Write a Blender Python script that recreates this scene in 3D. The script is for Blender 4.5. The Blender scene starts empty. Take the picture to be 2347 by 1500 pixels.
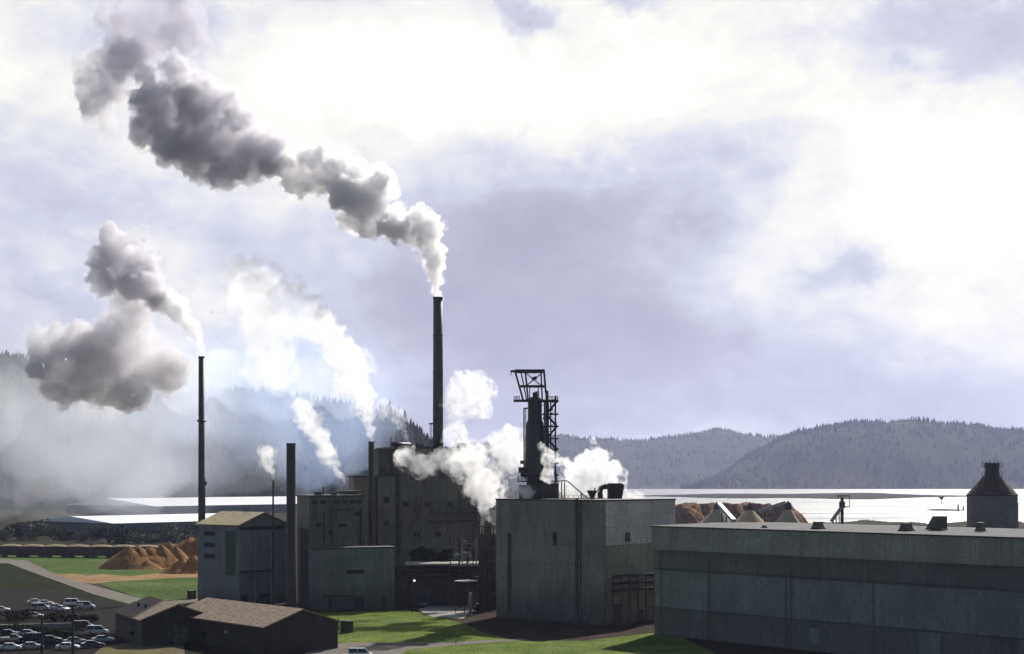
import bpy, math, random
import numpy as np
from mathutils import Vector, Matrix, noise as mnoise
R = math.radians
F = 3400.0; CU = 1173.5; HV = 1100.0; CH = 31.0      # photo focal length in its pixels, centre column, horizon row, eye height
SC = bpy.context.scene
COL = SC.collection

# ------------------------------------------------------------------ camera
cam_d = bpy.data.cameras.new('camera'); cam = bpy.data.objects.new('camera', cam_d); COL.objects.link(cam)
cam.location = (0, 0, CH); cam.rotation_euler = (R(90), 0, 0)
cam_d.sensor_width = 36; cam_d.lens = F / 2347 * 36
cam_d.shift_y = (HV - 750) / 2347
cam_d.clip_start = 1; cam_d.clip_end = 60000
SC.camera = cam
# ------------------------------------------------------------------ colour, sampling
SC.view_settings.view_transform = 'Standard'; SC.view_settings.look = 'None'
SC.view_settings.gamma = 1.0; SC.view_settings.use_curve_mapping = False
EXPO = 0.7
SC.view_settings.exposure = EXPO
cy = SC.cycles
cy.use_denoising = True; cy.denoising_prefilter = 'ACCURATE'
cy.max_bounces = 10; cy.diffuse_bounces = 2; cy.glossy_bounces = 2; cy.transmission_bounces = 4
cy.volume_bounces = 9; cy.transparent_max_bounces = 48
cy.volume_step_rate = 3.0; cy.volume_max_steps = 96
cy.caustics_reflective = False; cy.caustics_refractive = False
cy.sample_clamp_indirect = 6
# ------------------------------------------------------------------ sky
SUN_AZ, SUN_EL = 24.0, 37.0
W = bpy.data.worlds.new('World'); SC.world = W; W.use_nodes = True
nt = W.node_tree; nt.nodes.clear()
def N(nt, t, **k):
    n = nt.nodes.new(t)
    for a, b in k.items(): setattr(n, a, b)
    return n
def L(nt, a, b): nt.links.new(a, b)
def M_(nt, op, a, b=None, c=None, clamp=False):
    n = N(nt, 'ShaderNodeMath', operation=op); n.use_clamp = clamp
    for i, v in enumerate((a, b, c)):
        if v is None: continue
        if hasattr(v, 'links'): L(nt, v, n.inputs[i])
        else: n.inputs[i].default_value = v
    return n.outputs[0]
def VM(nt, op, a, b=None, c=None):
    n = N(nt, 'ShaderNodeVectorMath', operation=op)
    for i, v in enumerate((a, b, c)):
        if v is None: continue
        if hasattr(v, 'links'): L(nt, v, n.inputs[i])
        else: n.inputs[i].default_value = v
    return n.outputs['Value'] if op in ('DOT_PRODUCT', 'LENGTH') else n.outputs[0]
def NOISE(nt, vec, scale, detail=4, rough=.55, out='Fac', dist=0):
    n = N(nt, 'ShaderNodeTexNoise'); n.inputs['Scale'].default_value = scale
    n.inputs['Detail'].default_value = detail; n.inputs['Roughness'].default_value = rough; n.inputs['Distortion'].default_value = dist
    if vec is not None: L(nt, vec, n.inputs['Vector'])
    return n.outputs[out]
def RAMP(nt, fac, stops, interp='LINEAR'):
    n = N(nt, 'ShaderNodeValToRGB'); cr = n.color_ramp; cr.interpolation = interp
    while len(cr.elements) < len(stops): cr.elements.new(.5)
    for e, (p, c) in zip(cr.elements, stops):
        e.position = p; e.color = tuple(c) + (1,) if not isinstance(c, (int, float)) else (c, c, c, 1)
    L(nt, fac, n.inputs[0]); return n.outputs[0]
def MIX(nt, fac, a, b, blend='MIX'):
    n = N(nt, 'ShaderNodeMix', data_type='RGBA', blend_type=blend)
    ins = [n.inputs[0], n.inputs[6], n.inputs[7]]
    for s, v in zip(ins, (fac, a, b)):
        if hasattr(v, 'links'): L(nt, v, s)
        elif isinstance(v, (int, float)): s.default_value = v if s is ins[0] else (v, v, v, 1)
        else: s.default_value = tuple(v) + (1,)
    return n.outputs[2]

tc = N(nt, 'ShaderNodeTexCoord')
sep = N(nt, 'ShaderNodeSeparateXYZ'); L(nt, tc.outputs['Generated'], sep.inputs[0])
az = M_(nt, 'MULTIPLY', M_(nt, 'ARCTAN2', sep.outputs[0], sep.outputs[1]), 57.29578)
el = M_(nt, 'MULTIPLY', M_(nt, 'ARCSINE', sep.outputs[2]), 57.29578)
cmb = N(nt, 'ShaderNodeCombineXYZ'); L(nt, az, cmb.inputs[0]); L(nt, el, cmb.inputs[1])
P0 = cmb.outputs[0]
w1 = NOISE(nt, tc.outputs['Generated'], 9, 5, .6, 'Color'); w2 = NOISE(nt, tc.outputs['Generated'], 45, 6, .6, 'Color')
P1 = VM(nt, 'ADD', P0, VM(nt, 'MULTIPLY', VM(nt, 'SUBTRACT', w1, (.5, .5, .5)), (7.0, 4.6, 0)))
P1 = VM(nt, 'ADD', P1, VM(nt, 'MULTIPLY', VM(nt, 'SUBTRACT', w2, (.5, .5, .5)), (2.4, 1.7, 0)))
def ang(u, v):
    return math.degrees(math.atan2(u - CU, F)), math.degrees(math.atan2(HV - v, math.hypot(F, u - CU)))
# brightness of the cloud deck: directions of its lit and shaded masses (az, el in degrees given through a helper)
BL = [ # u, v, su, sv, weight
 (1230, 560, 340, 150, -.62), (1480, 470, 260, 100, -.32), (1000, 760, 190, 200, -.34), (1250, 780, 380, 130, -.42),
 (1650, 820, 450, 130, -.36), (1150, 980, 600, 90, -.34), (2050, 930, 400, 90, -.30),
 (1160, 340, 120, 45, -.12), (1700, 340, 130, 50, -.06),
 (1930, 610, 75, 50, -.42), (2350, 80, 330, 80, -.40), (2000, 40, 190, 60, -.24), (1205, 10, 75, 32, -.44), (1480, 0, 60, 22, -.35),
 (60, 400, 150, 170, -.20), (60, 650, 160, 130, -.24), (20, 900, 200, 130, -.38), (330, 470, 130, 60, -.10),
 (380, 80, 170, 80, -.36), (560, 560, 90, 90, -.12), (430, 930, 260, 120, -.30),
 (80, 60, 140, 50, -.05), (1700, 690, 160, 40, .06), (2250, 450, 300, 200, .5), (1100, 190, 500, 110, .35), (640, 680, 160, 120, -.16),
]
acc = None
for (u, v, su, sv, w) in BL:
    a, e = ang(u, v); sa = su / F * 57.3; se = sv / F * 57.3
    q = VM(nt, 'MULTIPLY_ADD', P1, (1 / sa, 1 / se, 0), (-a / sa, -e / se, 0))
    g = M_(nt, 'POWER', 0.3678794, VM(nt, 'DOT_PRODUCT', q, q))
    acc = M_(nt, 'MULTIPLY', g, w) if acc is None else M_(nt, 'MULTIPLY_ADD', g, w, acc)
det2 = NOISE(nt, VM(nt, 'MULTIPLY', tc.outputs['Generated'], (1, 1, 1.6)), 34, 6, .62, dist=.6)
det = NOISE(nt, VM(nt, 'MULTIPLY', tc.outputs['Generated'], (1, 1, 2.0)), 11, 7, .58)
B = M_(nt, 'ADD', M_(nt, 'ADD', acc, .77), M_(nt, 'MULTIPLY', M_(nt, 'SUBTRACT', det, .5), .8))
B = M_(nt, 'ADD', B, M_(nt, 'MULTIPLY', M_(nt, 'SUBTRACT', det2, .5), .42))
# the rest of the dome: broken cloud, darker with the angle from the sun
front = RAMP(nt, M_(nt, 'ABSOLUTE', az), [(0, 1), (1, 1)])
fr = N(nt, 'ShaderNodeMapRange'); L(nt, M_(nt, 'ABSOLUTE', az), fr.inputs[0]); fr.inputs[1].default_value = 26; fr.inputs[2].default_value = 75
fe = N(nt, 'ShaderNodeMapRange'); L(nt, el, fe.inputs[0]); fe.inputs[1].default_value = 19; fe.inputs[2].default_value = 55
away = M_(nt, 'MAXIMUM', fr.outputs[0], fe.outputs[0])
k = 1 / 2 ** EXPO
cl = RAMP(nt, B, [(0.0, (.42 * k, .42 * k, .53 * k)), (.28, (.50 * k, .50 * k, .605 * k)), (.55, (.66 * k, .685 * k, .80 * k)), (.76, (.90 * k, .89 * k, .88 * k)), (.9, (1.02 * k, 1.0 * k, .93 * k)), (1.0, (1.12 * k, 1.10 * k, 1.03 * k))])
sky = N(nt, 'ShaderNodeTexSky', sky_type='NISHITA'); sky.sun_disc = False
sky.sun_elevation = R(SUN_EL); sky.sun_rotation = R(SUN_AZ); sky.altitude = 50; sky.air_density = 1.0; sky.dust_density = 1.5
bgS = N(nt, 'ShaderNodeBackground'); L(nt, sky.outputs[0], bgS.inputs[0]); bgS.inputs[1].default_value = 0.045
bgC = N(nt, 'ShaderNodeBackground'); L(nt, cl, bgC.inputs[0]); bgC.inputs[1].default_value = 1.0
mx = N(nt, 'ShaderNodeMixShader'); L(nt, away, mx.inputs[0]); L(nt, bgC.outputs[0], mx.inputs[1]); L(nt, bgS.outputs[0], mx.inputs[2])
wo = N(nt, 'ShaderNodeOutputWorld'); L(nt, mx.outputs[0], wo.inputs[0])
W.cycles.sampling_method = 'MANUAL'; W.cycles.sample_map_resolution = 1024
# ------------------------------------------------------------------ sun
sd = bpy.data.lights.new('sun', 'SUN'); sun = bpy.data.objects.new('sun', sd); COL.objects.link(sun)
sd.energy = 4.2; sd.angle = R(.6); sd.color = (1.0, .955, .88)
sv_ = Vector((math.sin(R(SUN_AZ)) * math.cos(R(SUN_EL)), math.cos(R(SUN_AZ)) * math.cos(R(SUN_EL)), math.sin(R(SUN_EL))))
sun.rotation_euler = sv_.to_track_quat('Z', 'Y').to_euler(); sun.location = (0, 0, 400)

# ------------------------------------------------------------------ helpers
def pt(u, v, D): return Vector(((u - CU) / F * D, D, CH + (HV - v) / F * D))
def gp(u, v, z=0.0):
    D = (CH - z) * F / (v - HV); return Vector(((u - CU) / F * D, D, z))
class MB:
    def __init__(s): s.v = []; s.f = []; s.ck = []
    def add(s, vs, fs, T=None):
        o = len(s.v); s.ck.append((o, len(s.f)))
        s.v += [tuple(T @ Vector(p)) if T else tuple(p) for p in vs]
        s.f += [tuple(i + o for i in f) for f in fs]; return s
    def box(s, a, b, T=None):
        (x0, y0, z0), (x1, y1, z1) = a, b
        return s.add([(x0,y0,z0),(x1,y0,z0),(x1,y1,z0),(x0,y1,z0),(x0,y0,z1),(x1,y0,z1),(x1,y1,z1),(x0,y1,z1)],
                     [(0,3,2,1),(4,5,6,7),(0,1,5,4),(1,2,6,5),(2,3,7,6),(3,0,4,7)], T)
    def prism(s, pts, z0, z1, T=None):
        n = len(pts); zs0 = z0 if hasattr(z0, '__len__') else [z0]*n; zs1 = z1 if hasattr(z1, '__len__') else [z1]*n
        a = sum(pts[i][0]*pts[(i+1)%n][1]-pts[(i+1)%n][0]*pts[i][1] for i in range(n))
        if a < 0: pts = pts[::-1]; zs0 = zs0[::-1]; zs1 = zs1[::-1]
        return s.add([(p[0],p[1],z) for p, z in zip(pts, zs0)] + [(p[0],p[1],z) for p, z in zip(pts, zs1)],
                     [tuple(range(n))[::-1], tuple(range(n, 2*n))] + [(i,(i+1)%n,n+(i+1)%n,n+i) for i in range(n)], T)
    def bar(s, a, b, w, h=None):
        a = Vector(a); b = Vector(b); d = (b - a); h = h or w
        q = d.to_track_quat('X', 'Z').to_matrix().to_4x4(); q.translation = a
        return s.box((0, -w/2, -h/2), (d.length, w/2, h/2), q)
    def tube(s, a, b, r0, r1=None, n=10, cap=True):
        a = Vector(a); b = Vector(b); r1 = r0 if r1 is None else r1
        q = (b - a).to_track_quat('Z', 'Y').to_matrix(); L_ = (b - a).length
        vs = [tuple(a + q @ Vector((r0*math.cos(6.28318*i/n), r0*math.sin(6.28318*i/n), 0))) for i in range(n)]
        vs += [tuple(a + q @ Vector((r1*math.cos(6.28318*i/n), r1*math.sin(6.28318*i/n), L_))) for i in range(n)]
        fs = [(i,(i+1)%n,n+(i+1)%n,n+i) for i in range(n)]
        if cap: fs += [tuple(range(n))[::-1], tuple(range(n, 2*n))]
        return s.add(vs, fs)
    def lathe(s, prof, n=24, c=(0,0,0)):
        vs = []; fs = []
        for r, z in prof: vs += [(c[0]+r*math.cos(6.28318*i/n), c[1]+r*math.sin(6.28318*i/n), c[2]+z) for i in range(n)]
        for k_ in range(len(prof)-1): fs += [(k_*n+i, k_*n+(i+1)%n, (k_+1)*n+(i+1)%n, (k_+1)*n+i) for i in range(n)]
        fs += [tuple(range(n))[::-1], tuple(range((len(prof)-1)*n, len(prof)*n))]
        return s.add(vs, fs)
    def mesh(s, name):
        me = bpy.data.meshes.new(name); me.from_pydata(s.v, [], s.f); me.update(); return me
    def build_each(s, name, m, parent=None, smooth=False):
        ck = s.ck + [(len(s.v), len(s.f))]
        for (a, b), (c, d) in zip(ck[:-1], ck[1:]):
            q = MB(); q.v = s.v[a:c]; q.f = [tuple(i - a for i in f) for f in s.f[b:d]]; q.build(name, m, parent, smooth)
    def build(s, name, m, parent=None, smooth=False, bevel=0):
        me = s.mesh(name)
        if smooth:
            for p in me.polygons: p.use_smooth = True
        o = bpy.data.objects.new(name, me); COL.objects.link(o)
        if m: me.materials.append(m)
        if parent: o.parent = parent
        if bevel:
            b = o.modifiers.new('edge', 'BEVEL'); b.width = bevel; b.segments = 2; b.limit_method = 'ANGLE'
        return o
def tag(o, label=None, cat=None, group=None, kind=None):
    for k_, v in (('label', label), ('category', cat), ('group', group), ('kind', kind)):
        if v: o[k_] = v
    return o
def thing(name, loc, rz, label, cat, group=None):
    o = bpy.data.objects.new(name, None); COL.objects.link(o); o.empty_display_size = .5
    o.location = loc; o.rotation_euler = (0, 0, rz); return tag(o, label, cat, group)
def copy_tree(o, parent=None):
    c = o.copy(); COL.objects.link(c); c.parent = parent
    for ch in list(o.children): copy_tree(ch, c)
    return c

# ------------------------------------------------------------------ materials
def new_mat(name):
    m = bpy.data.materials.new(name); m.use_nodes = True; t = m.node_tree; t.nodes.clear()
    o = N(t, 'ShaderNodeOutputMaterial'); b = N(t, 'ShaderNodeBsdfPrincipled'); L(t, b.outputs[0], o.inputs[0])
    return m, t, b
def OBJC(t): return N(t, 'ShaderNodeTexCoord').outputs['Object']
def plain(name, col, rough=.7, metal=0, var=.35, sc=1.5, bump=0, col2=None):
    m, t, b = new_mat(name); c = OBJC(t)
    n = NOISE(t, c, sc, 6, .65)
    c2 = col2 or tuple(x * (1 - var) for x in col)
    L(t, RAMP(t, n, [(.3, c2), (.7, col)]), b.inputs['Base Color'])
    b.inputs['Roughness'].default_value = rough; b.inputs['Metallic'].default_value = metal
    if rough >= .88: b.inputs['Specular IOR Level'].default_value = .08
    if bump:
        bp = N(t, 'ShaderNodeBump'); bp.inputs[0].default_value = 1; bp.inputs[1].default_value = bump
        L(t, NOISE(t, c, sc * 4, 6, .7), bp.inputs['Height']); L(t, bp.outputs[0], b.inputs['Normal'])
    return m
def facade(name, col, stain=(.10, .055, .035), seam_x=6.0, seam_z=4.2, ribs=3.0, stain_amt=.6, zfade=None, dark=.45, base=0):
    """weathered mill wall: vertical run-off streaks, blotches, panel joints, rust and soot"""
    col = (col[0] * 2.2, col[1] * 2.0, col[2] * 1.75)
    m, t, b = new_mat(name); c = OBJC(t)
    st = NOISE(t, VM(t, 'MULTIPLY', c, (1.1, 1.1, .07)), 1.0, 6, .7)
    bl = NOISE(t, c, .11, 7, .62)
    fi = NOISE(t, VM(t, 'MULTIPLY', c, (1, 1, .5)), 1.9, 6, .75)
    A = RAMP(t, st, [(.3, tuple(x * dark for x in col)), (.68, col)])
    A = MIX(t, RAMP(t, bl, [(.40, 0.0), (.60, .8)]), A, tuple(x * dark * .9 for x in col))
    A = MIX(t, RAMP(t, fi, [(.36, .7), (.62, 0.0)]), A, tuple(x * .35 for x in col))
    s2 = NOISE(t, VM(t, 'MULTIPLY', VM(t, 'ADD', c, (31, 7, 3)), (.32, .32, .055)), 1.0, 5, .7)
    A = MIX(t, M_(t, 'MULTIPLY', RAMP(t, s2, [(.55, 0.0), (.72, 1.0)]), stain_amt), A, stain)
    sp = N(t, 'ShaderNodeSeparateXYZ'); L(t, c, sp.inputs[0])
    h = M_(t, 'ADD', sp.outputs[0], sp.outputs[1])
    def joint(v, per, w):
        f = M_(t, 'FRACT', M_(t, 'DIVIDE', v, per)); return M_(t, 'LESS_THAN', f, w / per)
    wn = N(t, 'ShaderNodeTexWhiteNoise', noise_dimensions='2D'); cm = N(t, 'ShaderNodeCombineXYZ')
    L(t, M_(t, 'FLOOR', M_(t, 'DIVIDE', h, seam_x / 2)), cm.inputs[0]); L(t, M_(t, 'FLOOR', M_(t, 'DIVIDE', sp.outputs[2], min(seam_z, 6.))), cm.inputs[1]); L(t, cm.outputs[0], wn.inputs[0])
    A = MIX(t, M_(t, 'MULTIPLY', RAMP(t, wn.outputs['Value'], [(.25, 0.0), (1.0, 1.0)]), .5), A, tuple(x * .45 for x in col))
    jj = M_(t, 'MAXIMUM', joint(h, seam_x, .12), joint(sp.outputs[2], seam_z, .14))
    A = MIX(t, M_(t, 'MULTIPLY', jj, .5), A, tuple(x * .25 for x in col))
    if base:                                                         # dirt tone and the closed-in yard's shade painted towards the wall foot
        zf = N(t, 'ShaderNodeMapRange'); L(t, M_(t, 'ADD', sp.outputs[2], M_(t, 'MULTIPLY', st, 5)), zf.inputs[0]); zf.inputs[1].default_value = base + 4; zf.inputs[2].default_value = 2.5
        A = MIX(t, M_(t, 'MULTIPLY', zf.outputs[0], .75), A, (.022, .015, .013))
    L(t, A, b.inputs['Base Color']); b.inputs['Roughness'].default_value = .75
    wv = N(t, 'ShaderNodeMath', operation='SINE'); L(t, M_(t, 'MULTIPLY', h, 6.28318 * ribs / 2), wv.inputs[0])
    bp = N(t, 'ShaderNodeBump'); bp.inputs[0].default_value = .8; bp.inputs[1].default_value = .06
    L(t, M_(t, 'ADD', M_(t, 'MULTIPLY', wv.outputs[0], .5), M_(t, 'MULTIPLY', fi, 1.5)), bp.inputs['Height']); L(t, bp.outputs[0], b.inputs['Normal'])
    return m
TEAL = (.17, .20, .215)
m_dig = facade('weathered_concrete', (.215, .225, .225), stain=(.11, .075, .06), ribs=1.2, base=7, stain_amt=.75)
m_panel = facade('light_corrugated', (.40, .41, .43), stain_amt=.25, ribs=3, seam_z=2.6, dark=.6)
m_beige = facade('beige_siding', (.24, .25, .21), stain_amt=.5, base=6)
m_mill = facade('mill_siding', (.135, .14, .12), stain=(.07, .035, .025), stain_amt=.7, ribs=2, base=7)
m_mill2 = facade('mill_siding_dark', (.085, .088, .08), stain_amt=.5, ribs=2)
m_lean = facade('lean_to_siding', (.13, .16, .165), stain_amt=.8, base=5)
m_tan = facade('tan_block', (.21, .20, .15), stain_amt=.2)
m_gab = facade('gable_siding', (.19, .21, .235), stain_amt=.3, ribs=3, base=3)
m_ware = facade('warehouse_siding', (.155, .18, .195), stain=(.06, .065, .065), stain_amt=.55, ribs=3, seam_x=9, seam_z=40, dark=.65)
m_ware2 = facade('warehouse_siding_dark', (.098, .115, .118), stain=(.035, .04, .04), stain_amt=.55, ribs=3, seam_x=9, seam_z=40, dark=.6)
m_wareU = facade('warehouse_fascia', (.235, .25, .25), stain=(.08, .08, .075), stain_amt=.6, ribs=2.2, seam_x=6, seam_z=40, dark=.6)
m_steel = plain('dark_steel', (.035, .033, .03), .55, 0, .5, 2)
m_rust = plain('rusty_steel', (.07, .045, .03), .8, 0, .6, 1.2)
m_stack = plain('sooty_stack', (.075, .068, .055), .6, 0, .55, .35)
m_stackd = plain('painted_stack', (.055, .052, .045), .55, 0, .5, .3)
m_dark = plain('dark_opening', (.012, .011, .012), .6, 0, .3, 1)
m_glassd = plain('dark_glass', (.02, .022, .026), .12, 0, .2, 1)
m_trim = plain('dark_trim', (.05, .05, .048), .6, 0, .3, 2)
m_wroof = plain('pale_membrane_roof', (.20, .20, .195), 1.0, 0, .35, .3, .05); m_wroof.node_tree.nodes['Principled BSDF'].inputs['Specular IOR Level'].default_value = .08
m_white = plain('white_metal_roof', (.85, .85, .86), .35, 0, .06, .1)
m_brownroof = plain('brown_felt_roof', (.34, .28, .16), .8, 0, .4, .5, .03)
m_shed = plain('gravel_felt_roof', (.37, .30, .225), .95, 0, .6, 1.6, .1, col2=(.11, .08, .06))
m_shedwall = facade('shed_boards', (.03, .026, .021), stain_amt=.2, ribs=3, seam_x=2, seam_z=30)
m_concrete = plain('silo_concrete', (.20, .20, .175), .85, 0, .4, .25, .03)
m_pipe = plain('galvanised_pipe', (.32, .33, .34), .45, .3, .4, 1)
m_mossy = plain('mossy_steel', (.11, .11, .085), .7, 0, .5, 1)
m_green = plain('green_panel', (.10, .14, .07), .8, 0, .4, .8)
m_chip = plain('wood_chips', (.50, .40, .26), .95, 0, .35, 1.2, .1)
m_dust = plain('sawdust', (.43, .24, .09), .95, 0, .55, .5, .5, col2=(.17, .07, .025))
m_bark = plain('bark', (.36, .20, .10), .95, 0, .6, .6, .6, col2=(.10, .05, .03))
m_conc2 = plain('concrete_apron', (.36, .34, .31), .9, 0, .4, .8)
m_tyre = plain('tyre_rubber', (.015, .015, .015), .8, 0, .2, 3)
m_rim = plain('wheel_rim', (.4, .4, .42), .35, .6, .2, 3)
m_lamp = plain('headlight_glass', (.7, .7, .7), .1, 0, .1, 3)
m_red = plain('red_paint', (.22, .03, .025), .6, 0, .3, 2)

def ground_mat(name, stops, sc, bump=.1, rough=.95, fine=6):
    m, t, b = new_mat(name); c = OBJC(t)
    n = NOISE(t, c, sc, 8, .65); n2 = NOISE(t, c, sc * fine, 5, .7)
    f = M_(t, 'ADD', M_(t, 'MULTIPLY', n, .65), M_(t, 'MULTIPLY', n2, .35))
    L(t, RAMP(t, f, stops), b.inputs['Base Color']); b.inputs['Roughness'].default_value = rough
    b.inputs['Specular IOR Level'].default_value = .02
    bp = N(t, 'ShaderNodeBump'); bp.inputs[0].default_value = 1; bp.inputs[1].default_value = bump
    L(t, n2, bp.inputs['Height']); L(t, bp.outputs[0], b.inputs['Normal'])
    return m
m_grass = ground_mat('lawn', [(.32, (.045, .06, .015)), (.46, (.085, .125, .025)), (.58, (.13, .165, .035)), (.7, (.24, .23, .10))], .12, .15, fine=12)
m_grass2 = ground_mat('field_grass', [(.3, (.035, .055, .015)), (.5, (.06, .095, .025)), (.7, (.15, .15, .07))], .04, .2, fine=10)
m_dkgrass = ground_mat('dark_verge', [(.3, (.005, .008, .003)), (.7, (.022, .028, .010))], .1, .2)  # dark green, lowered further so the colour carries the plume's shadow
m_land = ground_mat('dark_land', [(.3, (.012, .012, .008)), (.5, (.03, .027, .016)), (.7, (.06, .055, .03))], .03, .4)
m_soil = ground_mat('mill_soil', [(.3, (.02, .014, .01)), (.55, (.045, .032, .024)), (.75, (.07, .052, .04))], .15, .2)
m_asph = ground_mat('asphalt', [(.3, (.008, .007, .007)), (.7, (.028, .024, .022))], .3, .03)  # extra dark: the plume's shadow over the lot is put into this colour
m_road = ground_mat('worn_road', [(.3, (.11, .10, .085)), (.7, (.20, .185, .16))], .2, .03)
m_dirt = ground_mat('orange_dirt', [(.3, (.13, .07, .03)), (.5, (.24, .15, .075)), (.7, (.34, .27, .17))], .08, .2)
m_verge = ground_mat('dry_verge', [(.3, (.07, .06, .03)), (.7, (.17, .15, .08))], .3, .1)
m_forest = ground_mat('forest_slope', [(.3, (.010, .014, .009)), (.5, (.022, .028, .016)), (.7, (.045, .045, .028))], .006, 3)
m_wood = ground_mat('mixed_forest', [(.3, (.012, .016, .010)), (.5, (.024, .030, .018)), (.62, (.05, .048, .032)), (.75, (.085, .075, .055))], .0035, .5, fine=9)
m_leaf = plain('conifer_needles', (.022, .03, .016), .95, 0, .5, .4)
m_bush = plain('grey_green_leaves', (.15, .17, .11), .9, 0, .6, .5)
m_bushd = plain('dark_leaves', (.028, .03, .016), .9, 0, .6, .7)
m_hedge = plain('green_leaves', (.05, .095, .03), .9, 0, .6, .7)
m_yucca = plain('pale_blades', (.16, .18, .09), .8, 0, .5, 2)
m_bark2 = plain('tree_bark', (.06, .045, .035), .95, 0, .4, 3)
m, t, b = new_mat('river_water')
b.inputs['Base Color'].default_value = (.02, .03, .035, 1); b.inputs['Roughness'].default_value = .55; b.inputs['IOR'].default_value = 1.33
b.inputs['Specular IOR Level'].default_value = .9
c = N(t, 'ShaderNodeNewGeometry').outputs['Position']
bp = N(t, 'ShaderNodeBump'); bp.inputs[0].default_value = 1.0; bp.inputs[1].default_value = 2.2
L(t, RAMP(t, NOISE(t, VM(t, 'MULTIPLY', c, (.004, .02, 1)), 1, 7, .65), [(.35, .22), (.62, .60)]), b.inputs['Roughness'])
L(t, NOISE(t, VM(t, 'MULTIPLY', c, (.05, .02, 1)), 1, 8, .7), bp.inputs['Height']); L(t, bp.outputs[0], b.inputs['Normal'])
m_water = m

# ------------------------------------------------------------------ terrain: one ground sheet to the horizon, sunk under the river
def shore_height(U, V, X, Y):
    """z of the ground by its bearing and distance (U, V); land 0, river bed -4, low sandbar across the river"""
    wob = 3.0 * np.sin(U / 47.) + 1.5 * np.sin(U / 17. + 1)
    near = 1196 + wob
    river = (V < near) & (V > 1120.5) & (U > 1395 + (1200 - V) * .35)
    bar_c = 1136 + .0008 * (U - 1480); hw = 5.5 * np.clip((U - 1440) / 300, 0, 1) * np.clip((2260 - U) / 260, 0, 1)
    hw = hw * (1 + .25 * np.sin(U / 60.))
    bar = np.abs(V - bar_c) < hw
    return np.where(river & ~bar, -4.0, 0.0)
Vs = np.concatenate([np.linspace(1900, 1240, 60), np.linspace(1238, 1180, 50), np.linspace(1179, 1112, 150), np.array([1110, 1108, 1106, 1104.5, 1103])])
Us = np.linspace(-1500, 3900, 420)
UU, VV = np.meshgrid(Us, Vs); DD = CH * F / (VV - HV); XX = (UU - CU) / F * DD
ZZ = shore_height(UU, VV, XX, DD)
me = bpy.data.meshes.new('ground'); nr, nc = UU.shape
vs = np.stack([XX, DD, ZZ], -1).reshape(-1, 3)
vs = np.concatenate([vs, [[-600, -300, 0], [600, -300, 0]]])
idx = np.arange(nr * nc).reshape(nr, nc)
fs = np.stack([idx[:-1, :-1], idx[:-1, 1:], idx[1:, 1:], idx[1:, :-1]], -1).reshape(-1, 4).tolist()
fs.append([nr * nc, nr * nc + 1] + idx[0, ::-1].tolist())
me.from_pydata(vs.tolist(), [], fs); me.materials.append(m_land)
g = bpy.data.objects.new('ground', me); COL.objects.link(g); tag(g, kind='structure')
w = MB(); w.add([(-1500, 900, -1.4), (3600, 900, -1.4), (9000, 9000, -1.4), (-1000, 9000, -1.4)], [(0, 1, 2, 3)])
tag(w.build('river_water', m_water), kind='structure')

ZS = [0.0]
def sheet(name, poly, m, kind='structure', sub=0):
    ZS[0] += .012; z = ZS[0]
    p = [gp(u, v, 0) for u, v in poly]
    mb = MB(); mb.add([(q.x, q.y, z) for q in p], [tuple(range(len(p)))])
    o = mb.build(name, m); 
    if o.data.polygons[0].normal.z < 0: o.data.flip_normals()
    return tag(o, kind=kind)
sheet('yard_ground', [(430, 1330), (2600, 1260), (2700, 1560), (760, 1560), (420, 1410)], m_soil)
sheet('field', [(-300, 1268), (460, 1266), (460, 1330), (140, 1322), (25, 1286), (-300, 1280)], m_grass2)
sheet('field', [(215, 1334), (250, 1331), (470, 1321), (480, 1368), (345, 1381)], m_grass2)
sheet('dirt_track', [(118, 1317), (170, 1316), (200, 1320), (235, 1317), (300, 1322), (360, 1314), (480, 1306), (480, 1324), (400, 1325), (330, 1330), (260, 1333), (215, 1339), (150, 1331)], m_dirt)
sheet('road', [(-300, 1275), (15, 1283), (60, 1285), (140, 1322), (345, 1379), (480, 1369), (480, 1377), (330, 1394), (215, 1363), (90, 1318), (20, 1292), (-300, 1287)], m_road)
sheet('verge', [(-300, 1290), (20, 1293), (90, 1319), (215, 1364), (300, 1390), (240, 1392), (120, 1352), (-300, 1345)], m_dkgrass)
sheet('parking_lot', [(-300, 1352), (90, 1352), (330, 1398), (440, 1420), (430, 1560), (-300, 1560)], m_asph)
sheet('lawn', [(700, 1401), (760, 1405), (925, 1398), (985, 1410), (1060, 1430), (1110, 1452), (1190, 1470), (1340, 1470), (1500, 1452), (1520, 1440), (1640, 1500), (1640, 1600), (900, 1600), (690, 1480)], m_grass)
sheet('path', [(700, 1488), (800, 1474), (1010, 1474), (1190, 1465), (1212, 1468), (1060, 1479), (930, 1492), (860, 1600), (700, 1600)], m_road)
sheet('concrete_apron', [(955, 1398), (1010, 1385), (1050, 1384), (1110, 1393), (1085, 1402), (1060, 1420), (985, 1414)], m_conc2)
sheet('verge', [(236, 1483), (300, 1474), (420, 1478), (440, 1600), (100, 1600)], m_verge)

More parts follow.
